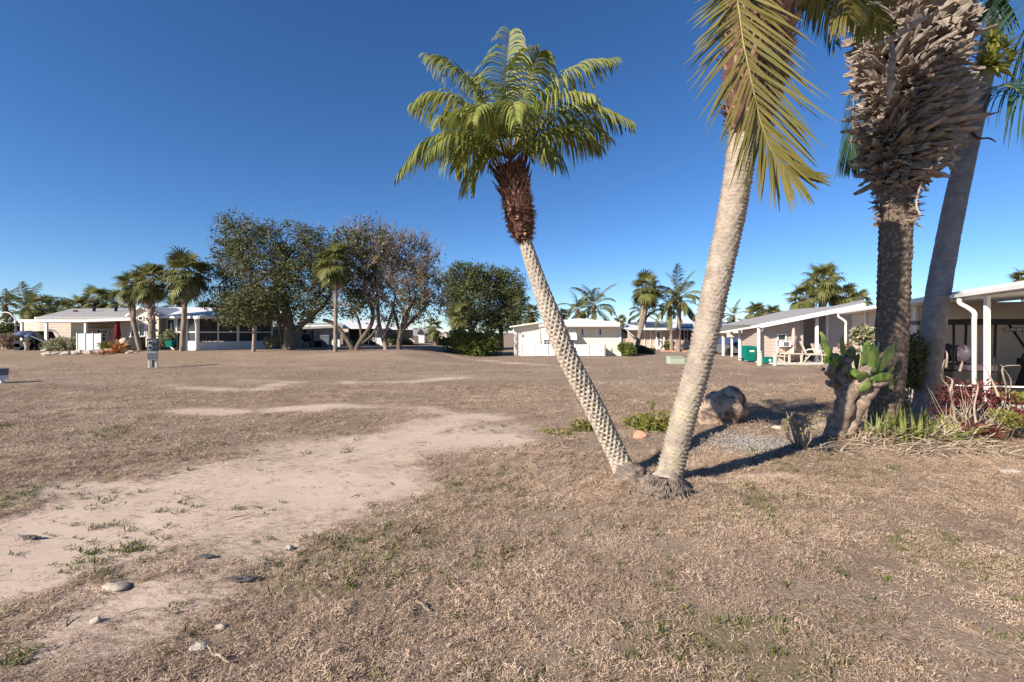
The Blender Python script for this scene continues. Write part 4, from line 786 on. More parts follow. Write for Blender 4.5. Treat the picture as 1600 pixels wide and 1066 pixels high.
# orange bromeliad, border stones, agave pot
def straps(root, name, c, n, L0, L1, w, m, seed, el0=15, el1=80, droop=.5, spread=.06, segs=4, azr=None):
    rg_ = random.Random(seed); mb = MB()
    for i in range(n):
        az = rg_.uniform(*(azr or (0, 6.283))); e = R(rg_.uniform(el0, el1)); d = Vector((math.cos(az) * math.cos(e), math.sin(az) * math.cos(e), math.sin(e))); s_ = Vector((-math.sin(az), math.cos(az), rg_.uniform(-.3, .3))).normalized(); sp_ = spread if hasattr(spread, '__len__') else (spread, spread)
        q = Vector(c) + Vector((rg_.uniform(-1, 1) * sp_[0], rg_.uniform(-1, 1) * sp_[1], 0)); q.z += gz(q.x, q.y) - gz(c[0], c[1]); L_ = rg_.uniform(L0, L1); row = []; ww = w * rg_.uniform(.7, 1.3)
        for g_ in range(segs + 1):
            f = g_ / segs; t = ww * (1, 1.1, .9, .6, .08)[min(4, round(f * 4))] / 2; row += [q - s_ * t, q + s_ * t]; d = (d + Vector((0, 0, -droop * (.3 + f) * rg_.uniform(.6, 1.4) / segs * 2))).normalized(); q = q + d * L_ / segs
            if q.z < gz(q.x, q.y) + .01: q.z = gz(q.x, q.y) + .01 + .02 * rg_.random()
        mb.add(row, [(2 * k, 2 * k + 1, 2 * k + 3, 2 * k + 2) for k in range(segs)])
    return mb.build(name, m, root)
bt = thing('bromeliad', 'orange spiky bromeliad clump on the stone border', 'plant', px(182, 549, 29.6)); straps(bt, 'leaves', px(184, 549, 29.6), 46, .6, 1.25, .11, M['brom'], 31, 8, 75, .35, .18)
straps(bt, 'trailing_leaves', px(172, 551, 29.2), 30, .6, 1.4, .10, M['brom'], 32, 2, 25, .2, (.5, .2))
for i in range(34):
    x = 70 + 145 * ((i * .618) % 1); y = 549 + 7 * ((i * .377) % 1) - (3 if x > 180 else 0); c = gp(x, min(y, 555)); s_ = rnd.uniform(.12, .30); o = MB().blob(c + Vector((0, 0, s_ * .2)), (s_ * 1.3, s_, s_ * .6), i, .16, 9, 6).build('border_stone', M['stone'], None); tag(o, 'pale rough stone in the low border %s' % ('before the orange bromeliad' if x > 170 else 'before the white gate' if x > 120 else 'before the straggly carport bush'), 'stone', 'border stones %s' % ('by the bromeliad' if x > 170 else 'by the white gate' if x > 120 else 'by the carport bush'))
# covered motorbike-like shape under the carport
cv = thing('covered_scooter', 'mobility scooter under a blue cover parked in the left carport', 'scooter', px(45, 548, 31.6)); q = px(45, 548, 31.6)
MB().blob(q + Vector((-.15, 0, 1.12)), (.72, .45, .24), 3, .22, 18, 10).build('cover', M['blue'], cv, True); MB().blob(q + Vector((.35, -.05, .9)), (.38, .4, .3), 5, .2, 14, 8).build('cover', M['blue'], cv, True)
MB().box((q.x - .7, q.y - .3, q.z + .25), (q.x + .7, q.y + .3, q.z + .7)).build('body', M['dark'], cv)
for sx in (-.5, .5): MB().tube([q + Vector((sx, -.3, .25)), q + Vector((sx, .3, .25))], .25, 14).build('wheel', M['dark'], cv)
db = thing('boat_trailer', 'dark low trailer with slanting rail beside the covered scooter', 'trailer', px(66, 548, 31.9)); q = px(62, 548, 31.9)
MB().hexa([q + Vector(v) for v in ((-.6, -.4, .3), (1, -.4, .3), (1, .4, .3), (-.6, .4, .3), (-.7, -.5, 1.25), (.4, -.5, 1.35), (.4, .5, 1.35), (-.7, .5, 1.25))]).build('hull', M['dark'], db); MB().bar(q + Vector((-.4, -.6, 1.2)), q + Vector((1.6, -.6, .35)), .06).build('rail', M['metalgrey'], db)
MB().tube([q + Vector((.2, -.5, .28)), q + Vector((.2, -.25, .28))], .28, 14).build('wheel', M['dark'], db)
pc = thing('planter', 'pale pedestal planter pot under the left carport', 'planter', px(43, 549, 31.2)); MB().lathe(px(42.5, 549, 31.2), [(.16, 0), (.12, .3), (.2, .55), (.22, .6)], 12).build('pot', M['stone'], pc, True); straps(pc, 'leaves', px(42.5, 536, 31.2), 30, .3, .7, .05, M['varieg'], 8, 20, 80, .4, .05)
pg = thing('pergola', 'white arched pergola frame among plants at the left edge', 'pergola', px(8, 549, 34))
for x in (-8, 8, 23): P('post', frontal(34), pg, 'white', x - .9, x + .9, 500, 549, -.08, .0)
P('rail', frontal(33.9), pg, 'white', -10, 24, 503, 505.2, -.06, .02)
MB().tube(curve([px(-9, 500, 34), px(-2, 491, 34), px(8, 488, 34), px(17, 491, 34), px(24, 500, 34)], 16), .035, 6).build('arch', M['white'], pg)
lc = thing('lounge_chair', 'dark brown patio chair with grey cushion by the leaning fan palm', 'chair', px(212, 548, 31.4)); q = px(205, 548, 31.4)
MB().box((q.x - .1, q.y - .3, q.z), (q.x + .75, q.y + .3, q.z + .9)).build('back', M['dark'], lc); MB().blob(q + Vector((-.45, 0, .55)), (.35, .3, .3), 2, .1, 12, 8).build('cushion', M['cushion'], lc, True); MB().box((q.x - .6, q.y - .28, q.z), (q.x - .1, q.y + .28, q.z + .3)).build('seat', M['dark'], lc)

# ---- screened porch house
h = thing('mobile_home', 'white roofed mobile home with dark screened porch behind the young oak', 'house', px(330, 547, 33))
lf = Fr(tuple(px(308, 500, 31).xy), tuple((px(258, 500, 33) - px(308, 500, 31)).xy)); rt = Fr(tuple(px(308, 500, 31).xy), tuple((px(426, 500, 35.5) - px(308, 500, 31)).xy))
w = MB(); frontal(33.2).siding(w, 247, 262, 495, 495, 549, .25); part('wall', w, 'cream', h)
P('knee_wall', lf, h, 'whitewall', 291, 307, 533, 549, -.12, 0); P('knee_wall', rt, h, 'whitewall', 309.5, 425, 533.5, 550, -.12, 0)
for fr, x0, x1 in ((lf, 259, 275), (lf, 277, 291), (lf, 293, 306), (rt, 310, 340), (rt, 342, 370.5), (rt, 373, 398.5), (rt, 400.5, 424)):
    s_ = P('screen', fr, h, 'screen', x0, x1, 496, 533 if fr is rt or x0 > 280 else 548, -.06, -.045)
    m = MB(); fr.box(m, x0, x1, 518.3, 520, -.075, -.01); m.build('rail', M['white'], s_)
for fr, x, wd in ((lf, 259, 1.6), (lf, 276, 2), (lf, 292, 2), (rt, 309, 5), (rt, 341, 1.8), (rt, 372, 3.4), (rt, 399.5, 1.8), (rt, 425, 2)): P('porch_post', fr, h, 'white', x - wd / 2, x + wd / 2, 494, 550, -.1, .02)
dr = P('door', lf, h, 'white', 261, 274, 498, 547, -.04, .015); m = MB(); lf.box(m, 263, 272, 500, 517, .016, .022); m.build('pane', M['screen'], dr)
rf = MB(); a, b, c = px(246, 494, 32.6), px(311, 494.5, 30.6), px(430, 497, 35.6); r0, r1 = px(248, 480, 37), px(345, 480.5, 37); rf.slab([a, b, r1, r0], .12); rf.slab([b, c, px(425, 486, 39), r1], .12); rf.slab([r0, r1, r1 + Vector((0, 7, -1)), r0 + Vector((0, 7, -1))], .1); part('roof', rf, 'roofwhite', h)
g_ = MB(); g_.bar(px(247, 495.5, 32.5), px(311, 496, 30.5), .12, .16); g_.bar(px(311, 496, 30.5), px(430, 498.5, 35.5), .12, .18); part('gutter', g_, 'white', h)
MB().tube(curve([px(309, 497, 30.5), px(305, 500, 30.6), px(306.5, 510, 30.7), px(306.5, 546, 30.7)], 12), .05, 6).build('downspout', M['white'], h)
w = MB(); frontal(38).siding(w, 300, 425, 500, 500, 548); part('inner_wall', w, 'tan', h)
ch = thing('porch_chair', 'wooden armchair inside the screened porch', 'chair', px(322, 545, 33.5)); q = px(322, 545, 33.5); q.z += .45
for sx in (-.28, .28):
    for sy in (-.25, .25): MB().bar(q + Vector((sx, sy, 0)), q + Vector((sx, sy, .95 if sy > 0 else .62)), .06).build('leg', M['wood'], ch)
MB().box((q.x - .3, q.y - .28, q.z + .4), (q.x + .3, q.y + .28, q.z + .46)).build('seat', M['wood'], ch); MB().box((q.x - .3, q.y + .22, q.z + .6), (q.x + .3, q.y + .27, q.z + .98)).build('backrest', M['wood'], ch)
def bin_(label, x, y, d, hgt, wid, m, group=None):
    b = px(x, y, d); t = thing('wheelie_bin', label, 'bin', b, group); w = wid / 2; k = w * .78
    MB().hexa([b + Vector(v) for v in ((-k, -k, .05), (k, -k, .05), (k, k, .05), (-k, k, .05), (-w, -w, hgt * .88), (w, -w, hgt * .88), (w, w, hgt * .88), (-w, w, hgt * .88))]).build('body', M[m], t)
    MB().hexa([b + Vector(v) for v in ((-w * 1.08, -w * 1.1, hgt * .88), (w * 1.08, -w * 1.1, hgt * .88), (w * 1.08, w * 1.1, hgt * .9), (-w * 1.08, w * 1.1, hgt * .9), (-w * .9, -w * .9, hgt * .97), (w * .9, -w * .9, hgt * .97), (w * .9, w * .8, hgt), (-w * .9, w * .8, hgt))]).build('lid', M[m], t)
    for s_ in (-1, 1): MB().tube([b + Vector((s_ * w * .95, k * .8, .11)), b + Vector((s_ * w * .8, k * .8, .11))], .11, 10).build('wheel', M['dark'], t)
    return t, b, w
bin_('bright green wheelie bin beside the booted fan palm', 267, 543.5, 31.6, .50, .46, 'greenbin')
bin_('small dark bin left of the bright green bin', 260, 543.5, 31.8, .5, .35, 'dark')

# ---- white house behind the grove
h = thing('white_house', 'shaded white house with paired windows behind the large oak trunk', 'house', px(475, 546, 40)); A = frontal(40)
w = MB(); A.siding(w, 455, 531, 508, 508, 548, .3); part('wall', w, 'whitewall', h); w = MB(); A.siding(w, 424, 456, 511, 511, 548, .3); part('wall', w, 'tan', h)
for x0, x1 in ((473, 482), (484, 492)): A.window(h, x0, x1, 516, 530)
for x0, x1 in ((496, 498.5), (506, 508.5)): A.window(h, x0, x1, 516, 524, rail=0, f=.03)
rf = MB(); rf.slab([px(408, 512, 38.6), px(455, 511, 38.6), px(462, 505, 44), px(408, 506, 44)], .15); rf.slab([px(462, 512, 38.9), px(536, 509, 38.9), px(534, 505, 45), px(470, 505.5, 45)], .15); part('roof', rf, 'roofgrey', h)
P('fascia', frontal(38.5), h, 'white', 426, 443, 512.5, 515.5, 0, .1)
bin_('dark green wheelie bin by the shaded white wall', 510, 543, 38.5, 1.05, .75, 'metalgrey'); bin_('lower dark bin left of the dark green one, by the shaded white wall', 501, 543.5, 38.6, .6, .6, 'dark'); bin_('dark blue bin right of the charcoal grill', 488, 544, 38.4, .95, .5, 'metalgrey')
gr = thing('barbecue_grill', 'black kettle grill before the paired white windows', 'grill', px(479, 545, 37.5)); q = px(479, 545, 37.5)
MB().blob(q + Vector((0, 0, .95)), (.42, .4, .38), 1, .03, 14, 10).build('kettle', M['dark'], gr, True)
for a in (0, 2.1, 4.2): MB().bar(q + Vector((math.cos(a) * .15, math.sin(a) * .15, .7)), q + Vector((math.cos(a) * .42, math.sin(a) * .42, 0)), .05).build('leg', M['dark'], gr)
h = thing('grey_house', 'grey house with long pale roof and screened porch behind the forked tree', 'house', px(570, 545, 44)); A = frontal(44)
Wl(frontal(46), h, 'tan', 536, 582, 510, 510, 546, .3); Wl(frontal(47), h, 'tan', 600, 645, 512, 512, 545, .3); P('knee_wall', A, h, 'whitewall', 540, 576, 538, 546, -.15, 0); w = MB(); A.siding(w, 588, 602, 511, 511, 547, .3); part('wall', w, 'whitewall', h)
for x in (545, 562, 576): P('post', A, h, 'white', x - .7, x + .7, 510, 547, -.12, .02)
for x0, x1 in ((546, 561), (563, 575), (577, 587)): P('screen', A, h, 'screen', x0, x1, 511, 538 if x0 < 576 else 545, -.05, -.03)
A.window(h, 583, 587, 516, 534, rail=1, f=.05)
rf = MB(); rf.slab([px(534, 511.5, 43), px(606, 511, 43), px(590, 501, 49), px(540, 501, 49)], .15); rf.slab([px(596, 513, 46), px(645, 513, 46), px(640, 506, 51), px(604, 506, 51)], .15); part('roof', rf, 'roofwhite', h)
ub = thing('utility_box', 'pale green utility box on the lawn behind the grove', 'utility box', px(579, 543, 42)); P('body', frontal(42), ub, 'palegreen', 576.5, 581, 540, 545, -.4, 0); P('cap', frontal(42), ub, 'palegreen', 576, 581.5, 539.3, 540, -.45, .05)
fp = thing('lawn_post', 'short pale wooden post between the grove trunks', 'post', px(610, 543, 42)); P('post', frontal(42), fp, 'wood', 609, 611, 538, 546, -.1, 0); P('cap', frontal(42), fp, 'white', 608.6, 611.4, 537.3, 538, -.13, .03)
# ---- far cupola house and caravan
h = thing('cupola_house', 'far white house with small dark pointed cupola roof', 'house', px(655, 541, 60)); A = frontal(60)
w = MB(); A.siding(w, 640, 669, 522, 522, 543, .35); part('wall', w, 'whitewall', h); rf = MB(); rf.slab([px(632, 522.5, 59), px(672, 522.5, 59), px(664, 512, 64), px(640, 512, 64)], .2); part('roof', rf, 'roofgrey', h)
cp = MB(); q = [px(651, 521, 58), px(664, 521, 58), px(664, 521, 60), px(651, 521, 60)]; t = px(657.5, 513, 59); cp.add(q + [t], [(0, 1, 4), (1, 2, 4), (2, 3, 4), (3, 0, 4), (3, 2, 1, 0)]); part('cupola_roof', cp, 'rust', h); P('cupola_wall', frontal(58.3), h, 'whitewall', 654, 663, 521.2, 543, -1.2, 0); A.window(h, 659, 661.5, 526, 534, f=.06)
cvn = thing('caravan', 'far beige caravan with two small dark windows', 'caravan', px(695, 540, 60)); A = frontal(60); b = MB(); A.box(b, 687, 704, 523, 538, -2.2, 0); part('body', b, 'peach', cvn); b = MB(); A.box(b, 686.5, 704.5, 522, 523, -2.3, .1); part('roof', b, 'white', cvn)
for x in (691, 695.5): A.window(cvn, x, x + 3, 526.5, 530, f=.04, rail=0)
for x in (690, 700): MB().tube([px(x, 539, 60) + Vector((0, -.05, 0)), px(x, 539, 60) + Vector((0, .2, 0))], .32, 12).build('wheel', M['dark'], cvn)

# ---- cream house in the middle
h = thing('mobile_home', 'cream mobile home with shed, white awnings and low white roof in the middle', 'house', px(890, 556, 35.80)); A = frontal(35.80)
w = MB(); A.siding(w, 842, 969, 507, 507, 556.5, .24); part('wall', w, 'cream', h); w = MB(); A.siding(w, 803.5, 842, 509, 503.5, 556.5, .24); part('shed_wall', w, 'cream', h)
rf = MB(); e = [px(842, 509.5, 34.90), px(968.5, 509.5, 34.90)]; rf.slab([e[0], e[1], px(969, 503.5, 36.80), px(905, 497.5, 37.80), px(865, 501.5, 36.80)], .12); rf.slab([px(905, 497.5, 37.80), px(969, 503.5, 36.80), px(969, 503.5, 42.30), px(905, 497.5, 44.30)], .12); rf.slab([px(842, 506, 36.30), px(905, 497.5, 37.80), px(905, 497.5, 44.30), px(842, 506, 42.30)], .12); part('roof', rf, 'roofcream', h)
P('fascia', frontal(34.80), h, 'roofcream', 842, 968.5, 507, 510.3, -.1, 0)
rf = MB(); rf.slab([px(796, 510, 35.30), px(843, 503, 35.30), px(843, 503, 39.30), px(796, 510, 39.30)], .1); part('shed_roof', rf, 'roofcream', h)
MB().tube(curve([px(801, 510, 35.50), px(803, 516, 35.50), px(804.2, 520, 35.60), px(804.2, 555, 35.60)], 10), .05, 6).build('downspout', M['white'], h)
dr = P('door', A, h, 'white', 810, 824, 520, 555.5, .02, .06); m = MB(); A.box(m, 815.3, 819, 522.5, 527.3, .06, .068); m.build('pane', M['glass'], dr); m = MB(); A.box(m, 815.1, 819.2, 524.7, 525.2, .068, .08); A.box(m, 816.9, 817.4, 522.3, 527.5, .068, .08); m.build('muntin', M['white'], dr)
P('door', A, h, 'white', 824.6, 840.5, 520, 555.5, .02, .055); P('corner_trim', A, h, 'white', 841, 844, 503, 556, .02, .06)
A.window(h, 843.5, 845.5, 511, 521, rail=0, f=.03); A.window(h, 843.5, 845.5, 531, 538, rail=0, f=.03)
for x in (907.8, 935.5):
    A.window(h, x, x + 4.3, 513, 524.5, f=.05, rail=0)
    for q in (x - 6, x + 4.9): P('shutter', A, h, 'white', q, q + 5.2, 514, 526, .02, .055)
A.window(h, 849, 860, 530, 539, f=.06, mullion=1); A.window(h, 882, 897, 514, 538, f=.06, mullion=1)
def awning(fr, root, x0, x1, y0, y1, out, m='white', slats=6):
    b = MB(); a0, a1 = fr.p(x0, y0, .03), fr.p(x1, y0, .03); dz = fr.z(x0, y0) - fr.z(x0, y1); o_ = fr.N * out - Vector((0, 0, dz)); b.slab([a0, a1, a1 + o_, a0 + o_], .05)
    for i in range(slats + 1): q = a0.lerp(a1, i / slats); b.bar(q + Vector((0, 0, .015)), q + o_ + Vector((0, 0, .015)), .04, .03)
    aw = part('awning', b, m, root)
    for q in (a0, a1): MB().bar(q + o_ + Vector((0, 0, -.05)), q - Vector((0, 0, dz * .95)), .03).build('arm', M['metalgrey'], aw)
awning(A, h, 846, 876, 511.5, 529, 1.0); awning(A, h, 880, 898.5, 512.5, 530, 1.0)
sidef = Fr(tuple(px(969.5, 500, 35.80).xy), (.25, 1)); w = MB(); w.hexa([sidef.at(0, 0, 0), sidef.at(10, 0, 0), sidef.at(10, 0, -.15), sidef.at(0, 0, -.15), sidef.at(0, 2.4, 0), sidef.at(10, 2.4, 0), sidef.at(10, 2.4, -.15), sidef.at(0, 2.4, -.15)]); part('side_wall', w, 'cream', h)
P('corner_trim', A, h, 'white', 968, 970.4, 509.5, 556.5, .02, .07)
sn = Vector((1, -.25, 0)).normalized(); so = px(970.5, 508, 36.10); b = MB(); b.slab([so, so + Vector((.7, 2.8, 0)), so + Vector((.7, 2.8, 0)) + sn * 1.0 - Vector((0, 0, .9)), so + sn * 1.0 - Vector((0, 0, .9))], .05); part('side_awning', b, 'white', h)
b = MB(); b.box((so.x + .1, so.y + .6, 1.35), (so.x + .65, so.y + 2.2, 2.1)); part('side_window', b, 'glass', h)
f = thing('picket_fence', 'low white panel fence before the cream home', 'fence', px(880, 556, 34.60)); G = frontal(34.60); xs_ = [815.5, 834.5, 855.5, 877, 898.5, 919.5, 943]
for a, b in zip(xs_[:-1], xs_[1:]): P('panel', G, f, 'white', a + .7, b - .7, 539.5, 556, -.03, 0); P('rail', G, f, 'white', a + .7, b - .7, 538.3, 539.5, -.06, .03)
for x in xs_: P('post', G, f, 'white', x - .8, x + .8, 537.5, 557, -.06, .04)
b = MB(); q = px(943.6, 556, 34.70); b.box((q.x, 34.70, 0), (q.x + .05, 35.50, .85)); part('end_panel', b, 'wood', f); P('post', frontal(35.30), f, 'metalgrey', 946, 947, 537, 556, -.05, 0)

# ---- grey-beige house behind
h = thing('mobile_home', 'grey-beige home with white metal roof, maroon shutters and white entry steps', 'house', px(1050, 547, 50)); A = frontal(50)
w = MB(); A.siding(w, 978, 1120, 513.5, 513.5, 549, .3); part('wall', w, 'mauve', h); P('skirting', A, h, 'peach', 1061, 1120, 539, 549, .02, .06)
rf = MB(); rf.slab([px(974, 513.5, 48.8), px(1124, 513.5, 48.8), px(1124, 502.5, 54), px(984, 502.5, 54)], .16); rf.slab([px(984, 502.5, 54), px(1124, 502.5, 54), px(1124, 504, 60), px(984, 504, 60)], .16); r_ = part('roof', rf, 'roofwhite', h)
sp = MB()
for a, b in ((1008, 1022), (1024, 1044), (1064, 1082), (1086, 1100)): sp.slab([px(a, 512, 49.3) + Vector((0, 0, .06)), px(b, 512, 49.3) + Vector((0, 0, .06)), px(b, 506.5, 51.7) + Vector((0, 0, .06)), px(a, 506.5, 51.7) + Vector((0, 0, .06))], .04)
sp.build('solar_panel', M['rust'], r_)
for x in (1006.5, 1016): P('downspout', A, h, 'white', x - .5, x + .5, 514, 548, .03, .1)
dr = P('door', A, h, 'white', 1024, 1033.5, 517, 541, .02, .07); m = MB(); A.box(m, 1026, 1031.5, 519, 529, .07, .08); m.build('pane', M['glass'], dr)
m = MB(); A.box(m, 1023, 1037, 514.5, 516.5, 0, .9); part('awning', m, 'white', h)
for x in (1064.5, 1075): P('shutter', A, h, 'maroon', x, x + 3.2, 516, 531, .02, .07)
A.window(h, 1068.3, 1074.6, 516.5, 530, f=.06); A.window(h, 1079, 1088, 516.5, 530, f=.06)
st = thing('entry_steps', 'white railed entry steps up to the grey-beige home', 'steps', px(1030, 547, 48.5))
for i in range(4): P('tread', frontal(48.2 + .35 * i), st, 'peach', 1027, 1037, 545.8 - 1.7 * i, 548.5, -.35, 0)
for x in (1026, 1037.5):
    P('post', frontal(48), st, 'white', x - .8, x + .8, 537, 549, -.1, 0); P('post', frontal(49.6), st, 'white', x - .6, x + .6, 527, 544, -.1, 0); MB().bar(px(x, 537, 48), px(x, 527.5, 49.6), .1).build('rail', M['white'], st)
br = thing('brick_edging', 'low reddish brick planter edge below the feathery palms', 'edging', px(1060, 549, 45))
for i in range(14): P('brick', frontal(44 + .02 * (i % 2)), br, 'coral', 1034 + i * 3.0, 1036.8 + i * 3.0, 548, 549.8, -.3, 0)
tb = thing('utility_box', 'pale green-grey transformer box on the lawn left of the ringed trunk', 'utility box', gat(1059, 26.5)); A = frontal(26.5); P('body', A, tb, 'boxgreen', 1047.5, 1070, 559, 569.6, -.7, 0)
b = MB(); a0 = A.p(1047, 559.2, .03); a1 = A.p(1070.5, 559.2, .03); bk = Vector((0, .76, 0)); up_ = Vector((0, 0, .08)); b.hexa([a0, a1, a1 + bk, a0 + bk, a0 + up_ * .3 + Vector((.03, 0, 0)), a1 + up_ * .3 - Vector((.03, 0, 0)), a1 + bk + up_, a0 + bk + up_]); part('lid', b, 'boxgreen', tb); P('plinth', A, tb, 'concrete', 1046.5, 1071, 569.3, 571, -.75, .05); P('label', A, tb, 'palegreen', 1058, 1061, 562, 565, 0, .012)

# ---- taupe house on the right
h = thing('mobile_home', 'taupe mobile home with window air conditioner and sloping white fascia', 'house', gat(1240, 27.5)); A = frontal(27.5)
w = MB(); A.siding(w, 1186.5, 1254, 509.5, 497, 569, .19); part('wall', w, 'mauve', h)
lw = Fr(tuple(px(1186, 500, 27.6).xy), tuple((px(1160, 500, 33) - px(1186, 500, 27.6)).xy)); w = MB(); lw.siding(w, 1160, 1186, 514, 509, 569, .19); part('side_wall', w, 'mauve', h)
w = MB(); frontal(30.5).siding(w, 1248, 1292, 495, 489, 566, .19); part('recess_wall', w, 'mauve', h); frr = Fr(tuple(px(1254, 500, 27.6).xy), (.03, 1)); w = MB(); w.box((px(1254, 500, 27.6).x - .15, 27.6, 0), (px(1254, 500, 27.6).x, 30.4, 2.6)); part('recess_side', w, 'mauve', h)
A2_ = frontal(28.5); w = MB(); A2_.siding(w, 1289, 1345, 492, 480, 568, .19); part('wall', w, 'mauve', h)
rf = MB(); pa, pb, pc_ = px(1124, 518, 36), px(1187, 507, 26.9), px(1350, 474.5, 26.3); rf.slab([pb, pc_, pc_ + Vector((1.2, 9, .1)), pb + Vector((1.5, 9, .05))], .14); rf.slab([pa, pb, pb + Vector((1.5, 9, .05)), pa + Vector((3, 3, .2))], .12); part('roof', rf, 'roofgrey', h)
fs = MB(); fs.bar(pa + Vector((0, -.06, -.06)), pb + Vector((0, -.06, -.08)), .10, .16); fs.bar(pb + Vector((0, -.08, -.09)), pc_ + Vector((0, -.08, -.09)), .12, .24); part('fascia', fs, 'white', h)
rt2 = MB(); rt2.slab([px(1195, 503.5, 28), px(1350, 472, 27.4), px(1350, 468, 33), px(1215, 497, 33)], .08); part('upper_roof', rt2, 'roofgrey', h)
for x, d, yt, yb, wd in ((1130.5, 36, 521, 557, 3.0), (1144, 34.5, 518.5, 558.5, 2.2), (1156.5, 33, 516.5, 561, 3.4)): P('carport_post', frontal(d), h, 'white', x - wd / 2, x + wd / 2, yt, yb, -.12, 0)
m = MB(); frontal(33.5).box(m, 1136, 1162, 521, 527, -.05, 0); part('lattice_beam', m, 'peach', h)
P('post', frontal(27.2), h, 'white', 1184.5, 1187.3, 510, 569, -.1, .04); P('porch_post', frontal(27), h, 'white', 1275, 1278.8, 496, 568, -.1, .02); P('corner_trim', A2_, h, 'white', 1290.3, 1293.3, 492, 568, .0, .06); P('corner_trim', A, h, 'mauve', 1252, 1254.2, 498, 569, .0, .05)
MB().tube([px(1193, 510, 26.8), px(1192.5, 513, 26.9), px(1190, 518, 27.3)], .05, 6).build('downspout', M['white'], h)
A.window(h, 1213.5, 1228, 521.5, 542, f=.07, rail=1, gm='glass')
ac = MB(); A.box(ac, 1215.5, 1229.5, 533.5, 541.5, .02, .42); ac_ = part('air_conditioner', ac, 'white', h); m = MB(); A.box(m, 1218.3, 1226.3, 534.5, 540.6, .42, .43); m.build('grille', M['metalgrey'], ac_)
P('window_ledge', A, h, 'white', 1212.8, 1215.3, 532, 552, .02, .08)
pt = thing('patio_slab', 'pale concrete patio slab along the taupe wall', 'patio', gat(1250, 26.3)); b = MB(); q0, q1 = gat(1213, 25.9), gat(1300, 25.9); b.box((q0.x, 25.9, -.1), (q1.x + 1.2, 30.3, .08)); part('slab', b, 'concrete', pt)
t, b, w = bin_('teal green wheelie bin with white sticker by the taupe carport', 1170, 565, 28.3, .98, .64, 'greenbin'); MB().box((b.x - .10, b.y - w * 1.0, b.z + .60), (b.x + .17, b.y - w * .90, b.z + .70)).build('sticker', M['white'], t)
for x, yt, yb, wd, lab in ((1187, 548, 571.5, 7.2, 'taller pale green utility bollard in front of the downspout'), (1210.7, 553, 572, 4.6, 'shorter pale green utility bollard by the patio edge')):
    c = gp(x, yb); k = c.y / FPX; o = thing('utility_bollard', lab, 'bollard', c); hh = (yb - yt) * k; r_ = wd * k / 2; MB().lathe(c, [(r_ * 1.08, -.05), (r_ * 1.08, hh * .12), (r_, hh * .13), (r_, hh * .86)], 14).build('post', M['palegreen'], o, True); MB().lathe(c, [(r_ * 1.05, hh * .86), (r_ * 1.05, hh * .93), (r_ * .7, hh * .985), (.01, hh)], 14).build('cap', M['palegreen'], o, True)
gb = thing('recycling_crate', 'dark green crate with white round symbol between the bollards', 'crate', gat(1201, 26.6)); A_ = frontal(26.6); P('body', A_, gb, 'greenbin', 1195, 1208, 559, 567, -.4, 0); P('rim', A_, gb, 'greenbin', 1194.4, 1208.6, 558, 559.2, -.45, .04); q = A_.p(1203, 563, .01); MB().tube([q, q + Vector((0, -.012, 0))], .075, 14).build('symbol', M['white'], gb); P('stand', A_, gb, 'dark', 1196, 1207, 567, 570, -.3, -.05)
def chair(label, x, y, d, face, sc_=1.0, cushion=True):
    b = px(x, y, d); t = thing('patio_chair', label, 'chair', b); ca, sa = math.cos(face), math.sin(face)
    def W_(p): return b + Vector((p[0] * ca - p[1] * sa, p[0] * sa + p[1] * ca, p[2])) * sc_
    for s_ in (-.3, .3): MB().tube(curve([W_((s_, -.35, 0)), W_((s_, -.38, .25)), W_((s_, -.30, .6)), W_((s_, .1, .62)), W_((s_, .3, .55))], 10), .022 * sc_, 5).build('arm', M['chairframe'], t); MB().tube([W_((s_, .35, 0)), W_((s_, .05, .42))], .022 * sc_, 5).build('leg', M['chairframe'], t)
    MB().hexa([W_(p) for p in ((-.3, -.3, .38), (.3, -.3, .38), (.3, .25, .36), (-.3, .25, .36), (-.3, -.3, .45), (.3, -.3, .45), (.3, .25, .43), (-.3, .25, .43))]).build('seat', M['cushion'], t); MB().hexa([W_(p) for p in ((-.3, .2, .43), (.3, .2, .43), (.3, .27, .43), (-.3, .27, .43), (-.3, .42, 1.0), (.3, .42, 1.0), (.3, .5, .98), (-.3, .5, .98))]).build('backrest', M['cushion'], t); return t
chair('beige cushioned patio chair right of the table, facing left', 1268, 567, 26.8, 1.1, 1.25); chair('patio chair with curled arms at the left of the patio table', 1227, 567, 27.2, -1.3, .95); chair('patio chair half hidden behind the porch post', 1286, 566, 27.4, .3, 1.1)
tt = thing('patio_table', 'low cream patio table with tiled sides by the taupe wall', 'table', px(1243, 567, 26.5)); T_ = frontal(26.5); P('tabletop', T_, tt, 'chairframe', 1232, 1258, 552.6, 554, -.9, 0)
for x in (1234, 1253): P('leg', T_, tt, 'chairframe', x - .8, x + 1.4, 554, 567.5, -.1, -.02); P('leg', frontal(27.2), tt, 'chairframe', x - .7, x + 1.2, 554, 567, -.1, -.02)
um = thing('parasol', 'furled beige parasol standing on the taupe house patio', 'parasol', px(1240, 566, 27)); c = px(1240, 566, 27); MB().lathe(c, [(.025, 0), (.025, 2.1)], 8).build('pole', M['chairframe'], um); MB().lathe(c, [(.05, .95), (.11, 1.0), (.12, 1.3), (.09, 1.8), (.05, 2.05), (.01, 2.12)], 12).build('canopy', M['cushion'], um, True); MB().lathe(c, [(.25, 0), (.22, .06), (.05, .1)], 12).build('base', M['dark'], um)
bk = thing('bicycle', 'dark bicycle leaning in the taupe porch recess', 'bicycle', px(1262, 565, 29.2)); q = px(1262, 566, 29.2)
for sx in (-.5, .5):
    C = [q + Vector((sx + .32 * math.cos(a), 0, .34 + .32 * math.sin(a))) for a in np.linspace(0, 6.283, 17)]; MB().tube(C, .03, 5).build('wheel', M['dark'], bk)
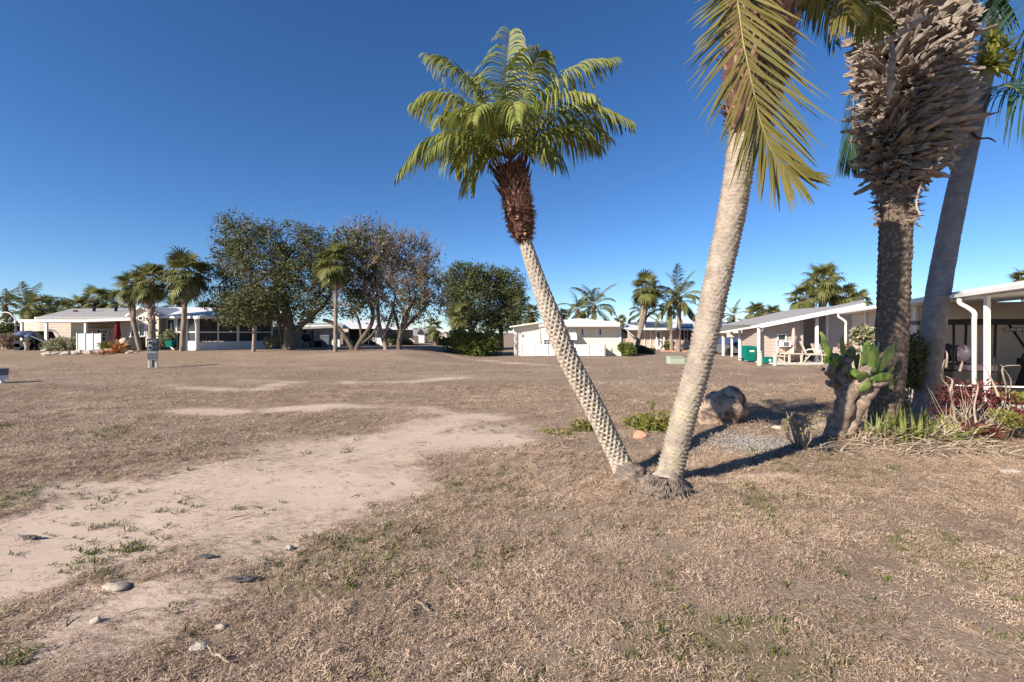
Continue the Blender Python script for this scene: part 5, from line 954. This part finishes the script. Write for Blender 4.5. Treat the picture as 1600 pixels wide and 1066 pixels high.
MB().tube([q + Vector(v) for v in ((-.5, 0, .34), (-.15, 0, .75), (.35, 0, .8), (0, 0, .32), (-.15, 0, .75), (-.18, 0, .9))], .02, 5).build('frame', M['dark'], bk); MB().tube([q + Vector(v) for v in ((.5, 0, .34), (.36, 0, .95), (.25, .1, 1.0), (.25, -.2, 1.0))], .02, 5).build('handlebar', M['dark'], bk); MB().blob(q + Vector((-.18, 0, .92)), (.12, .07, .04), 1, .05, 8, 6).build('saddle', M['dark'], bk)
cr = thing('parked_car', 'dark car parked deep inside the taupe carport', 'car', px(1146, 556, 37.5)); q = px(1146, 556, 38)
MB().hexa([q + Vector(v) for v in ((-.9, -1.6, .3), (.9, -1.6, .3), (.9, 2.2, .3), (-.9, 2.2, .3), (-.85, -1.6, .9), (.85, -1.6, .95), (.85, 2.2, 1.0), (-.85, 2.2, 1.0))]).build('body', M['metalgrey'], cr); MB().hexa([q + Vector(v) for v in ((-.8, -.8, .95), (.8, -.8, .95), (.8, 1.8, 1.0), (-.8, 1.8, 1.0), (-.65, -.1, 1.5), (.65, -.1, 1.5), (.65, 1.3, 1.5), (-.65, 1.3, 1.5))]).build('windscreen', M['blue'], cr)
for sx in (-.85, .85):
    for sy in (-1.0, 1.5): MB().tube([q + Vector((sx - .1, sy, .33)), q + Vector((sx + .1, sy, .33))], .33, 12).build('wheel', M['dark'], cr)
h = thing('mobile_home', 'pale roofed home partly hidden behind the taupe carport', 'house', px(1160, 545, 45)); rf = MB(); rf.slab([px(1105, 518, 43), px(1200, 518, 43), px(1172, 502.5, 50), px(1120, 502.5, 50)], .15); part('roof', rf, 'roofwhite', h); w = MB(); frontal(45).siding(w, 1108, 1200, 518, 518, 549, .3); part('wall', w, 'tan', h)

# ---- near house at the right edge: eaves running away from the camera, boards one by one
h = thing('mobile_home', 'nearest tan house at the right edge, white gutter and downspouts over the cart bay', 'house', gat(1500, 13))
E0, E1 = Vector((8.30, 6.75, 2.55)), Vector((13.35, 18.7, 2.57)); ed = (E1 - E0).normalized(); inn = Vector((ed.y, -ed.x, 0))
rf = MB(); rf.slab([E0 + Vector((0, 0, .10)), E1 + Vector((0, 0, .10)), E1 + inn * 5.5 + Vector((0, 0, .75)), E0 + inn * 5.5 + Vector((0, 0, .75))], .06); rf.slab([E1 + inn * 5.5 + Vector((0, 0, .75)), E1 + inn * 11 + Vector((0, 0, .1)), E0 + inn * 11 + Vector((0, 0, .1)), E0 + inn * 5.5 + Vector((0, 0, .75))], .10); part('roof', rf, 'roofgrey', h)
gt = MB(); gt.bar(E0 - inn * .05 + Vector((0, 0, .07)), E1 - inn * .05 + Vector((0, 0, .05)), .05, .13); gt.bar(E0 - inn * .11 + Vector((0, 0, .03)), E1 - inn * .11 + Vector((0, 0, .025)), .07, .07); part('gutter', gt, 'white', h)
sf = MB(); sf.slab([E0 + inn * .02 + Vector((0, 0, .015)), E1 + inn * .02 + Vector((0, 0, .015)), E1 + inn * 3.4 + Vector((0, 0, .25)), E0 + inn * 3.4 + Vector((0, 0, .25))], .05); part('soffit', sf, 'white', h)
wl_ = Fr(tuple((E0 + inn * 3.0).xy), tuple(ed.xy)); bme = {}
def boards(fr, u0, u1, z0, z1, pitch, m, root):
    z = z0; wb = MB(); fr.bx(wb, u0, u1, z0, z1, -.16, -.02); w_ = part('wall', wb, m, root)
    i = 0
    while z < z1 - .02:
        c = min(pitch, z1 - z); b = MB(); b.hexa([fr.at(u0, z, .022), fr.at(u1, z, .022), fr.at(u1, z, -.02), fr.at(u0, z, -.02), fr.at(u0, z + c, .002), fr.at(u1, z + c, .002), fr.at(u1, z + c, -.02), fr.at(u0, z + c, -.02)]); b.build('siding_board', M[m], w_); z += pitch
boards(wl_, -3, 4.6, .15, 2.87, .165, 'peach', h); boards(Fr(tuple((E0 + inn * 2.4).xy), tuple(ed.xy)), 4.75, 6.2, .15, 2.82, .165, 'peach', h)
cw = Fr(tuple((E0 + inn * .35).xy), tuple(ed.xy)); boards(cw, 6.6, 12.85, .05, 2.6, .165, 'peach', h)
jw = Fr(tuple((E0 + ed * 6.6 + inn * .35).xy), tuple(inn.xy)); boards(jw, .03, 2.7, .05, 2.6, .165, 'peach', h)
tm = MB(); cw.bx(tm, 6.56, 6.72, .05, 2.6, .03, .08); cw.bx(tm, 10.9, 11.02, .05, 2.6, .03, .08); wl_.bx(tm, 4.55, 4.7, .15, 2.72, .03, .08); part('corner_trim', tm, 'white', h)
def postat(pxx, wd=.16):
    k = (pxx - CX) / FPX; t = (E0.x - k * E0.y) / (k * ed.y - ed.x); return E0 + ed * t
q = postat(1534) + inn * .08; b = MB(); b.box((q.x - .035, q.y - .035, -.05), (q.x + .035, q.y + .035, 2.56)); part('porch_post', b, 'white', h)
for pxx, off in ((1511, .0), (1316, .0)):
    q = postat(pxx) - inn * .12; e_ = ed * -.28 if pxx > 1400 else ed * -.5; C = curve([q + Vector((0, 0, 2.56)), q + Vector((0, 0, 2.47)), q + e_ * .5 + inn * .08 + Vector((0, 0, 2.36)) - Vector((0, 0, 0)), q + e_ + inn * .12 + Vector((0, 0, 2.25)), q + e_ + inn * .12 + Vector((0, 0, 2.1))], 16)
    C = [Vector((p.x, p.y, p.z if p.z < 3 else p.z - 2.6)) for p in C]; MB().tube(C + [Vector((C[-1].x, C[-1].y, .05))], .042, 8).build('downspout', M['white'], h, True)
b = MB(); a0 = E0 + inn * .2 - ed * 3; a1 = E0 + ed * 7.4 + inn * .2; b.slab([Vector((p.x, p.y, .13)) for p in (a0, a1, a1 + inn * 3, a0 + inn * 3)], .3); part('slab', b, 'concrete', h)
# ================================================================== LAWN OBJECTS
def pedestal(label, x, d, yt, rot=.35, group='utility pedestals on the lawn'):
    b = gat(x, d); t = thing('meter_pedestal', label, 'meter pedestal', b, group); H_ = CAMH + (YH - yt) / FPX * d - b.z; ca, sa = math.cos(rot), math.sin(rot)
    def W_(p): return b + Vector((p[0] * ca - p[1] * sa, p[0] * sa + p[1] * ca, p[2]))
    def bx(name, m, x0, x1, y0, y1, z0, z1, par=t): mb = MB(); mb.hexa([W_(p) for p in ((x0, y0, z0), (x1, y0, z0), (x1, y1, z0), (x0, y1, z0), (x0, y0, z1), (x1, y0, z1), (x1, y1, z1), (x0, y1, z1))]); return mb.build(name, M[m], par)
    z1 = H_ * .28
    for s_ in (-1, 1): bx('leg', 'whitewall', s_ * .15 - .035, s_ * .15 + .035, -.05, .05, -.1, z1)
    bx('conduit', 'metalgrey', -.04, .05, .03, .10, -.1, z1); bx('base_box', 'whitewall', -.20, .20, -.12, .14, z1, H_ * .56); u = bx('meter_box', 'metalgrey', -.205, .205, -.13, .15, H_ * .57, H_); bx('door', 'metalgrey', -.19, .19, -.135, -.12, H_ * .30, H_ * .54)
    bx('cap', 'metalgrey', -.22, .22, -.15, .17, H_, H_ + .025)
    for z in (H_ * .88, H_ * .71):
        c = W_((-.05, -.13, z)); n = (W_((-.05, -.3, z)) - c).normalized(); MB().tube([c, c + n * .06], .105, 18).build('meter_ring', M['whitewall'], u); MB().tube([c + n * .06, c + n * .13, c + n * .15], [.08, .075, .04], 16).build('meter_glass', M['glass'], u, True)
    return t
pedestal('grey electric meter pedestal with two round meters, before the booted fan palm', 238.5, 23.6, 530, .35, None)
pedestal('grey pedestal box cut off by the left edge of the lawn', -1, 16.2, 577, -.3, None)
c = gp(1127, 659); bo = MB(); c.z += .26
bo.blob(c + Vector((.10, 0, .05)), (.40, .38, .38), 5, .14, 44, 30, 1.5); bo2 = MB().blob(c + Vector((-.26, -.06, -.08)), (.31, .30, .27), 8, .16, 36, 24, 1.7)
o = bo.build('boulder', M['boulder'], None, True); tag(o, 'big brown mottled boulder behind the leaning ringed palm', 'boulder'); bo2.build('lobe', M['boulder'], o, True)
for ob in [o] + list(o.children):
    me = ob.data; co = np.empty(len(me.vertices) * 3, np.float32); me.vertices.foreach_get('co', co); co = co.reshape(-1, 3); q = co - np.array(c)
    k = (fbm(q[:, 0] * 6 + q[:, 2] * 3, q[:, 1] * 6 - q[:, 2] * 5, 91, 4) - .5) * .16 + (fbm(q[:, 0] * 19 + q[:, 2] * 9, q[:, 2] * 21 + q[:, 1] * 13, 93, 2) - .5) * .05
    co = np.array(c) + q * (1 + k)[:, None]; me.vertices.foreach_set('co', co.astype(np.float32).reshape(-1)); me.update()
def stone(label, x, y, rx, ry, rz, m='stone', seed=1, name='stone'):
    c = gp(x, y); c.z += rz * .1; o = MB().blob(c, (rx * .8, ry * .8, rz * .8), seed, .16, 18, 10).build(name, M[m], None, True); return tag(o, label, 'stone')
stone('flat peach paving stone right of the boulder', 1215, 669, .13, .12, .05, 'coral' if False else 'stone', 3); stone('white pebble at the edge of the grey gravel', 1186, 717, .075, .05, .03, 'pebble', 4); stone('small white pebble left of the other one at the gravel edge', 1139, 709, .04, .03, .02, 'pebble', 5)
stone('long flat whitish stone at the right edge of the turf', 1580, 738, .20, .07, .035, 'pebble', 6); stone('pale stone half buried in the bare soil at the left front', 180, 919, .12, .06, .03, 'stone', 7); stone('small grey-white stone at the edge of the sand patch', 452, 857, .04, .035, .022, 'pebble', 8)
stone('round pale stone on the lower left sand patch', 150, 972, .035, .03, .025, 'stone', 9); stone('whitish flat stone at the bottom left turf', 312, 1012, .065, .05, .018, 'pebble', 10); stone('small pinkish stone in the lower left turf', 345, 981, .05, .03, .02, 'stone', 11)
for k, (lab, x, y, rx, ry) in enumerate([('larger charred bark scrap on the left front soil', 379, 908, .085, .035), ('thin charred stick scrap above the larger scrap', 322, 872, .06, .018), ('dark scrap of bark on the sand at the left', 48, 842, .07, .02)]):
    c = gp(x, y); o = MB().blob(c + Vector((0, 0, .012)), (rx, ry, .018), 20 + k, .35, 16, 8, 3).build('bark_scrap', M['char'], None); o.rotation_euler = (0, 0, 0); tag(o, lab, 'debris')
for k, (lab, x, y, L_, a) in enumerate([('dry stick lying on the bare sand patch', 372, 812, .20, .8), ('pale dry stick in the lower left turf', 345, 1036, .16, -.45), ('bent stick in the middle front turf', 512, 905, .13, -.8), ('pale stick in the right front turf', 660, 952, .14, -.7), ('long pale stalk lying before the strap leaf clump', 1440, 722, .35, .5)]):
    c = gp(x, y) + Vector((0, 0, .02)); d_ = Vector((math.cos(a), math.sin(a), 0)) * L_ / 2; o = MB().tube([c - d_, c - d_ * .3 + Vector((.01, 0, .01)), c + d_ * .4, c + d_], [.005, .006, .005, .003], 5).build('stick', M['vine'], None); tag(o, lab, 'stick')
# coral-pink fan among the ground cover
c = gp(999, 684); cf = thing('sea_fan', 'coral-pink scalloped fan shell among the ground cover', 'shell', c); mb = MB()
for i in range(13):
    a = R(18 + 12 * i); a2 = a + R(12); r0, r1 = .115 + .010 * (i % 2), .115 + .010 * ((i + 1) % 2); o_ = c + Vector((0, -.06, .0)); mb.slab([o_, o_ + Vector((math.cos(a) * r0, .10 * math.sin(a), r0 * math.sin(a) * .95)), o_ + Vector((math.cos(a2) * r1, .10 * math.sin(a2) - .012 * (i % 2), r1 * math.sin(a2) * .95))], .012)
mb.build('shell', M['coral'], cf)
# grey gravel patch
rgv = np.random.default_rng(4); n = 1500; q = flat([(1170, 692)])[0]; x = q[0] + rgv.normal(0, .42, n); y = q[1] + rgv.normal(0, .34, n); s = rgv.uniform(.008, .02, n)
o_ = MB().blob((0, 0, 0), (1, .8, .55), 3, .2, 6, 4); peb = bpy.data.objects.new('pebble', o_.mesh('pebble', M['gravel']))
scatter('gravel', peb, np.stack([x, y, ground_z(x, y) + .008 + (fbm(x * 6, y * 6, 61, 4) - .5) * .03], -1), rgv.uniform(0, 6, (n, 3)), s)
n = 900; x, y = field(n, 1.8, 8); k = sand_mask(x, y) > .25; x, y = x[k], y[k]; n = len(x)
scatter('pebbles', peb, np.stack([x, y, ground_z(x, y) - .006], -1), rgv.uniform(0, 6, (n, 3)), rgv.uniform(.003, .010, n))
stick = MB().tube([(-.5, 0, 0), (-.1, .05, .03), (.5, -.04, 0)], [.03, .035, .015], 4); so_ = bpy.data.objects.new('twig', stick.mesh('twig', M['bark'])); n = 420; x, y = field(n, 1.8, 11)
scatter('twig_litter', so_, np.stack([x, y, ground_z(x, y) + .012 - .012 * sand_mask(x, y)], -1), np.stack([rgv.normal(0, .1, n), rgv.normal(0, .1, n), rgv.uniform(0, 6, n)], -1), rgv.uniform(.04, .15, n))

# ================================================================== THE PLANTING BED
bush('low green ground cover plant between the two leaning palm trunks', 1022, 660, 8.7, 46, 17, 1500, .035, M['cover'], 801, 'ground_cover', 4, 8, cat='plant', long_=.5)
bush('smaller ground cover plant just left of the pegged palm trunk', 916, 668, 8.6, 22, 12, 520, .035, M['cover'], 802, 'ground_cover', 3, 6, cat='plant', long_=.5)
bush('dry sparse ground cover trailing at the left end of the bed', 872, 676, 8.4, 26, 6, 260, .03, M['cover'], 803, 'ground_cover', 3, 6, cat='plant', long_=.5)
bush('short upright green sprig behind the ground cover', 1018, 632, 9.2, 7, 8, 70, .03, M['cover'], 804, 'sprig', 3, 4, cat='plant')
bush('green sprout between the two palm trunk bases', 991, 738, 5.95, 6, 8, 40, .03, M['cover'], 805, 'sprig', 2, 3, cat='plant')
tg = thing('twiggy_shrub', 'twiggy grey-stemmed shrub with few yellow-green leaf tips before the cactus', 'shrub', gp(1252, 702)); b = Vector(tg.location); st = MB(); r8 = random.Random(8); P_ = []
for i in range(30):
    a = r8.uniform(0, 6.28); q = b + Vector((math.cos(a) * .05, math.sin(a) * .05, 0)); e = b + Vector((math.cos(a) * r8.uniform(.05, .28), math.sin(a) * r8.uniform(.05, .25), r8.uniform(.25, .56))); m_ = q.lerp(e, .5) + Vector((r8.uniform(-.05, .05), r8.uniform(-.05, .05), 0)); st.tube([q, m_, e], [.010, .008, .004], 5)
    for j in range(3): z_ = m_.lerp(e, r8.random()); e2 = z_ + Vector((r8.uniform(-.1, .1), r8.uniform(-.1, .1), r8.uniform(.0, .14))); st.tube([z_, e2], [.005, .003], 4); P_.append(e2)
    if i % 2: P_.append(e)
st.build('stems', M['vine'], tg, True); lf = MB()
for q in P_[::2]:
    for j in range(5):
        d = Vector((r8.uniform(-1, 1), r8.uniform(-1, 1), r8.uniform(-.2, 1))).normalized(); s_ = d.orthogonal().normalized(); L_ = r8.uniform(.03, .06); lf.add([q, q + d * L_ * .5 + s_ * L_ * .22, q + d * L_, q + d * L_ * .5 - s_ * L_ * .22], [(0, 1, 2, 3)])
lf.build('leaves', M['yellow'], tg)
ml = thing('mulch_scraps', 'dark curled dead leaves and grey stalks at the foot of the twiggy shrub', 'debris', gp(1280, 700)); straps(ml, 'dead_leaves', tuple(gp(1282, 702)), 46, .15, .34, .03, M['char'], 51, -5, 30, .3, (.22, .12)); straps(ml, 'stalks', tuple(gp(1285, 705)), 40, .25, .5, .018, M['straw'], 52, 0, 25, .3, (.25, .15))

# old cactus with woody two-legged trunk
DC = 7.9; cb = gat(1312, DC); ct = thing('cactus', 'old prickly pear cactus with thick forked woody trunk and broad green pads', 'cactus', cb)
tk = MB()
for pts, w in (([(1302, 690), (1308, 668), (1318, 640), (1322, 615), (1320, 590)], (18, 16, 15, 15, 13)), ([(1322, 684), (1334, 655), (1345, 630), (1360, 608), (1378, 590)], (13, 11, 12, 12, 8)), ([(1325, 640), (1334, 618), (1342, 600), (1346, 585)], (13, 15, 14, 11)), ([(1318, 600), (1302, 585), (1292, 575)], (12, 10, 8)), ([(1322, 600), (1316, 575), (1322, 562)], (12, 12, 10)),
              ([(1346, 600), (1352, 580), (1368, 570)], (10, 9, 8)), ([(1350, 615), (1330, 600), (1312, 606)], (12, 12, 10))):
    C = curve([px(x, y, DC + .08 * math.sin(i * 2.1 + w[0])) for i, (x, y) in enumerate(pts)], 12); rr = np.interp(np.linspace(0, 1, 13), np.linspace(0, 1, len(w)), w) * DC / FPX * .92; tk.tube(C, [r_ * (1 + .10 * math.sin(i * 2.3 + w[0])) for i, r_ in enumerate(rr)], 14)
t_ = tk.build('trunk', M['padold'], ct, True); me = t_.data; co = np.empty(len(me.vertices) * 3, np.float32); me.vertices.foreach_get('co', co); co = co.reshape(-1, 3); co += ((np.stack([fbm(co[:, 0] * 14 + i * 3, co[:, 2] * 14 + co[:, 1] * 9, 95 + i, 3) for i in range(3)], -1) - .5) * .07).astype(np.float32); me.vertices.foreach_set('co', co.reshape(-1)); me.update()
def pad(x, y, w, h, tilt, yaw=0, dz=0, m='pad', th=.11, lean=0):
    c = px(x, y, DC + dz); k = DC / FPX; rot = Matrix.Rotation(R(yaw), 3, 'Z') @ Matrix.Rotation(R(lean), 3, 'X') @ Matrix.Rotation(R(tilt), 3, 'Y'); mb = MB(); nu, nv = 16, 10; V = []
    for j in range(nv + 1):
        t = j / nv; z = (t - .5) * 2; w_ = math.sin(math.pi * min(1, .06 + t * .94)) ** .62 * (.62 + .38 * t) if j < nv else 0.0; w_ = max(w_, .02)
        for i in range(nu):
            a = 2 * math.pi * i / nu; V.append(c + rot @ Vector((math.cos(a) * w_ * w * k / 2, math.sin(a) * w_ * w * k / 2 * th * 1.6 + .02 * math.sin(z * 2 + tilt), z * h * k / 2)))
    mb.add(V, [(j * nu + i, j * nu + (i + 1) % nu, (j + 1) * nu + (i + 1) % nu, (j + 1) * nu + i) for j in range(nv) for i in range(nu)] + [tuple(range(nu - 1, -1, -1)), tuple(nv * nu + i for i in range(nu))]); return mb.build('pad', M[m], ct, True)
for a in ((1295, 548, 17, 52, -30, 10, -.05), (1286, 528, 9, 22, -20, 10, -.05), (1294, 568, 18, 28, -12, 20, .05), (1316, 546, 14, 42, 6, 20, 0), (1328, 556, 18, 32, 14, -30, .05), (1305, 566, 16, 28, 16, -10, -.08), (1326, 580, 16, 26, -20, 20, -.14), (1340, 566, 18, 30, 20, 25, .1), (1352, 552, 26, 40, 24, 15, -.06), (1364, 560, 24, 44, -4, -15, -.10), (1385, 560, 24, 48, 28, 10, -.05), (1374, 552, 18, 40, 14, 60, .1),
          (1347, 588, 20, 42, 100, 20, -.20, 'pad', .2, 20), (1378, 590, 18, 34, 82, -10, -.16, 'pad', .2, 10), (1352, 604, 17, 26, 60, 20, -.22, 'pad', .2), (1336, 584, 16, 26, -52, 10, -.18), (1392, 582, 13, 24, 40, 30, .02), (1392, 598, 12, 18, 20, 10, -.05), (1308, 572, 13, 22, 10, 30, .08), (1360, 578, 22, 30, 6, 30, .02), (1370, 575, 18, 28, -14, 0, .05),
          (1304, 594, 13, 22, -30, 40, .0, 'padold', .4), (1297, 600, 12, 18, -50, 20, -.05, 'padold', .45), (1322, 577, 18, 20, 10, 0, -.1, 'padold', .5), (1336, 610, 15, 24, 12, 0, -.14, 'padold', .5), (1375, 600, 10, 30, 80, 0, -.1, 'padold', .5), (1286, 578, 9, 10, 0, 0, 0, 'padold', .6), (1307, 558, 12, 16, -40, 0, .0, 'padold', .5)): pad(*a)
fl = MB()
for x, y in ((1286, 577), (1298, 600), (1311, 598), (1316, 566), (1319, 560), (1328, 549), (1341, 548)): c = px(x, y, DC - .15); fl.blob(c, (.035, .035, .03), int(x), .2, 8, 6)
fl.build('old_fruit', M['bark'], ct, True)
# strap-leaf clump with its dead skirts
sp_ = thing('strap_leaf_clump', 'strap-leaved lily clump, green blades over tangled dead straw, right of the cactus', 'plant', gat(1430, 7.7)); q = tuple(gat(1425, 7.75))
straps(sp_, 'green_blades', q, 84, .3, .62, .032, M['strap'], 61, 30, 85, .25, (.75, .22)); straps(sp_, 'leaning_blades', tuple(gat(1450, 7.7)), 60, .4, .8, .034, M['strap'], 62, 15, 50, .2, (.55, .2), azr=(-.6, .7))
straps(sp_, 'upright_blades', tuple(gat(1415, 7.5)), 9, .5, .72, .045, M['strap'], 63, 72, 88, .3, (.25, .1)); straps(sp_, 'dark_blades', tuple(gat(1395, 7.6)), 50, .35, .7, .03, M['hedge'], 66, 30, 80, .2, (.35, .15), azr=(-.8, 1.2))
o = None
straps(sp_, 'dead_straw', q, 800, .28, .7, .022, M['straw'], 64, 0, 62, .75, (.95, .28)); straps(sp_, 'dead_straw_front', tuple(gat(1452, 7.15)), 460, .28, .6, .019, M['straw'], 65, -2, 40, .5, (.85, .36), azr=(2.4, 6.6))
for ch in sp_.children:
    if ch.name.startswith('dead'): ch['kind'] = 'stuff'
# red-leaved shrub with bare pale branches
rs = bush('red-leaved shrub with bare pale branches at the foot of the grey palm', 1520, 628, 8.5, 52, 38, 1150, .050, M['red'], 810, 'red_shrub', 8, 9, cat='shrub', long_=.38); bb_ = MB(); r9 = random.Random(19)
for pts in ([(1495, 690), (1490, 640), (1482, 605), (1474, 596), (1470, 585)], [(1474, 600), (1473, 575), (1476, 562)], [(1484, 612), (1488, 595), (1478, 588)], [(1478, 575), (1480, 556), (1478, 548)], [(1500, 580), (1503, 565), (1497, 555)], [(1530, 680), (1522, 640), (1528, 605), (1524, 590)], [(1535, 690), (1560, 640), (1580, 600), (1564, 570)], [(1545, 660), (1572, 620), (1566, 580), (1572, 572), (1594, 571)], [(1520, 690), (1548, 655), (1575, 640), (1577, 612)], [(1560, 620), (1550, 595), (1536, 568)], [(1528, 690), (1500, 650), (1492, 640)]):
    C = curve([px(x, y, 7.9 + r9.uniform(-.25, .25)) for x, y in pts], 14); bb_.tube(C, [.022 - .0012 * i for i in range(15)], 6)
for i in range(46):
    q = gat(r9.uniform(1465, 1585), r9.uniform(7.6, 8.5)); e = q + Vector((r9.uniform(-.35, .45), r9.uniform(-.2, .2), r9.uniform(.35, 1.0))); bb_.tube([q, q.lerp(e, .5) + Vector((r9.uniform(-.08, .08), r9.uniform(-.08, .08), .03)), e], [.009, .007, .003], 4)
bb_.build('bare_branches', M['vine'], rs, True)
bush('yellow-green leafy plant at the right edge below the cart', 1592, 620, 8.4, 24, 10, 420, .045, M['yellow'], 811, 'shrub', 4, 6, cat='plant', long_=.4); bush('pale yellow feathery plant before the red shrub, near the right edge', 1572, 655, 7.6, 20, 18, 520, .035, M['yellow'], 812, 'shrub', 4, 6, cat='plant', long_=.3)
bush('low red-leaved plant at the right edge of the bed', 1594, 655, 7.8, 22, 18, 380, .045, M['red'], 813, 'red_shrub', 4, 6, cat='plant'); bush('low dark red plant at the foot of the strap-leaf clump', 1535, 672, 7.7, 26, 14, 320, .045, M['red'], 814, 'red_shrub', 4, 6, cat='plant')
bush('dark leafy shrub between the shaggy palm and the grey palm', 1417, 572, 10.2, 24, 52, 3000, .06, M['oakleaf2'], 815, 'shrub', 6, 9); bush('variegated leafy shrub by the near house corner', 1358, 528, 14.5, 24, 20, 900, .085, M['varieg'], 816, 'shrub', 5, 7); bush('dry vine tangle at the back of the shaggy palm base', 1408, 625, 8.9, 14, 30, 300, .06, M['straw'], 817, 'vine_tangle', 5, 5, cat='plant')
bush('pink-flowered small shrub left of the variegated shrub', 1322, 545, 14.2, 10, 12, 300, .06, M['dryleaf'], 818, 'shrub', 4, 5)
yp = thing('climbing_plant', 'yellow-green leafy plant sprouting from the right side of the dead boots', 'plant', px(1545, 120, 8.6)); straps(yp, 'leaves', px(1548, 105, 8.4), 70, .22, .5, .06, M['yellow'], 71, -30, 70, .5, .04)
for k, dv in enumerate(((1555, 85), (1568, 75), (1540, 100), (1552, 62), (1580, 95))): straps(yp, 'leaves', px(*dv, 8.4), 26, .18, .36, .05, M['yellow'], 72 + k, -30, 80, .5, .03)
MB().tube(curve([px(1450, 150, 8.4), px(1500, 128, 8.35), px(1535, 112, 8.4), px(1552, 90, 8.4), px(1560, 70, 8.4)], 12), [.03 - .0018 * i for i in range(13)], 7).build('stem', M['vine'], yp, True)
for ch in yp.children: ch.matrix_parent_inverse = Matrix.Translation(-Vector(yp.location))

# ================================================================== GOLF CART
gcl = Vector((11.35, 10.9, .13)); gc = thing('golf_cart', 'black golf cart with long dark roof parked under the near house eaves', 'golf cart', gcl); yaw = R(-16)
def G_(p): x, y, z = p; return gcl + Vector((x * math.cos(yaw) - y * math.sin(yaw), x * math.sin(yaw) + y * math.cos(yaw), z))
def gx(name, m, pts, par=gc): mb = MB(); mb.hexa([G_(p) for p in pts]); return mb.build(name, M[m], par)
def gbx(name, m, x0, x1, y0, y1, z0, z1, par=gc, tx=0): return gx(name, m, ((x0, y0, z0), (x1, y0, z0), (x1, y1, z0), (x0, y1, z0), (x0 + tx, y0, z1), (x1 + tx, y0, z1), (x1 + tx, y1, z1), (x0 + tx, y1, z1)), par)
rfp = [(-1.75, .02), (-1.55, .07), (-.8, .10), (.3, .09), (1.1, .05), (1.35, .0)]; mb = MB()
for (a, za), (b, zb) in zip(rfp[:-1], rfp[1:]): mb.hexa([G_(p) for p in ((a, -.58, 1.86), (b, -.58, 1.86), (b, .58, 1.86), (a, .58, 1.86), (a, -.52, 1.89 + za), (b, -.52, 1.89 + zb), (b, .52, 1.89 + zb), (a, .52, 1.89 + za))])
mb.build('roof', M['dark'], gc)
for y in (-.5, .5):
    for a, b in (((-1.0, y, .8), (-1.0, y, 1.88)), ((-.25, y, .8), (-.22, y, 1.88)), ((1.15, y, .9), (.62, y, 1.88))): MB().tube([G_(a), G_(b)], .026, 6).build('strut', M['dark'], gc)
gbx('floor', 'dark', -1.5, 1.25, -.55, .55, .30, .40); gbx('rear_body', 'dark', -1.5, -.15, -.56, .56, .40, .78); gx('front_cowl', 'dark', ((.75, -.55, .35), (1.5, -.5, .35), (1.5, .5, .35), (.75, .55, .35), (.95, -.55, 1.0), (1.3, -.42, .8), (1.3, .42, .8), (.95, .55, 1.0))); gbx('dashboard', 'dark', .78, .98, -.52, .52, .86, 1.06)
for y in (-.565, .56): gbx('side_stripe', 'white', -1.2, 1.2, y - .006, y + .01, .44, .475)
for y in (-.27, .27):
    gbx('seat', 'seat', -.75, -.15, y - .25, y + .25, .80, .92)
    s_ = MB(); c = G_((-.74, y, 1.18)); s_.blob(c, (.12, .25, .22), 2, .04, 14, 10); s_.build('backrest', M['seat'], gc, True)
gbx('rear_seat', 'dark', -1.45, -.85, -.5, .5, .80, .92); gbx('grab_bar', 'dark', -1.5, -1.44, -.5, .5, .92, 1.2)
C = [G_((.55 + .13 * math.sin(a) * .6, -.25 + .19 * math.cos(a), 1.16 + .19 * math.sin(a) * .75)) for a in np.linspace(0, 6.283, 21)]; w_ = MB(); w_.tube(C, .018, 6); w_.tube([G_((.55, -.44, 1.16)), G_((.55, -.06, 1.16))], .014, 5); w_.tube([G_((.55, -.25, 1.16)), G_((.85, -.25, .9))], .022, 6); w_.build('steering_wheel', M['dark'], gc)
mr = gbx('mirror_bar', 'dark', .52, .56, -.5, .5, 1.70, 1.79)
for k in range(5): gbx('mirror', 'whitewall', .50, .515, -.46 + .19 * k, -.32 + .19 * k, 1.715, 1.775, mr)
for x in (-1.05, .98):
    for y in (-.5, .5): wv = MB().tube([G_((x, y - .09, .23)), G_((x, y + .09, .23))], .23, 20).build('wheel', M['dark'], gc); MB().tube([G_((x, y - .095, .23)), G_((x, y - .09, .23))], .12, 14).build('rim', M['metalgrey'], wv)
for y in (-.35, .35): MB().tube([G_((1.40, y, .62)), G_((1.47, y, .62))], .07, 12).build('headlight', M['whitewall'], gc)
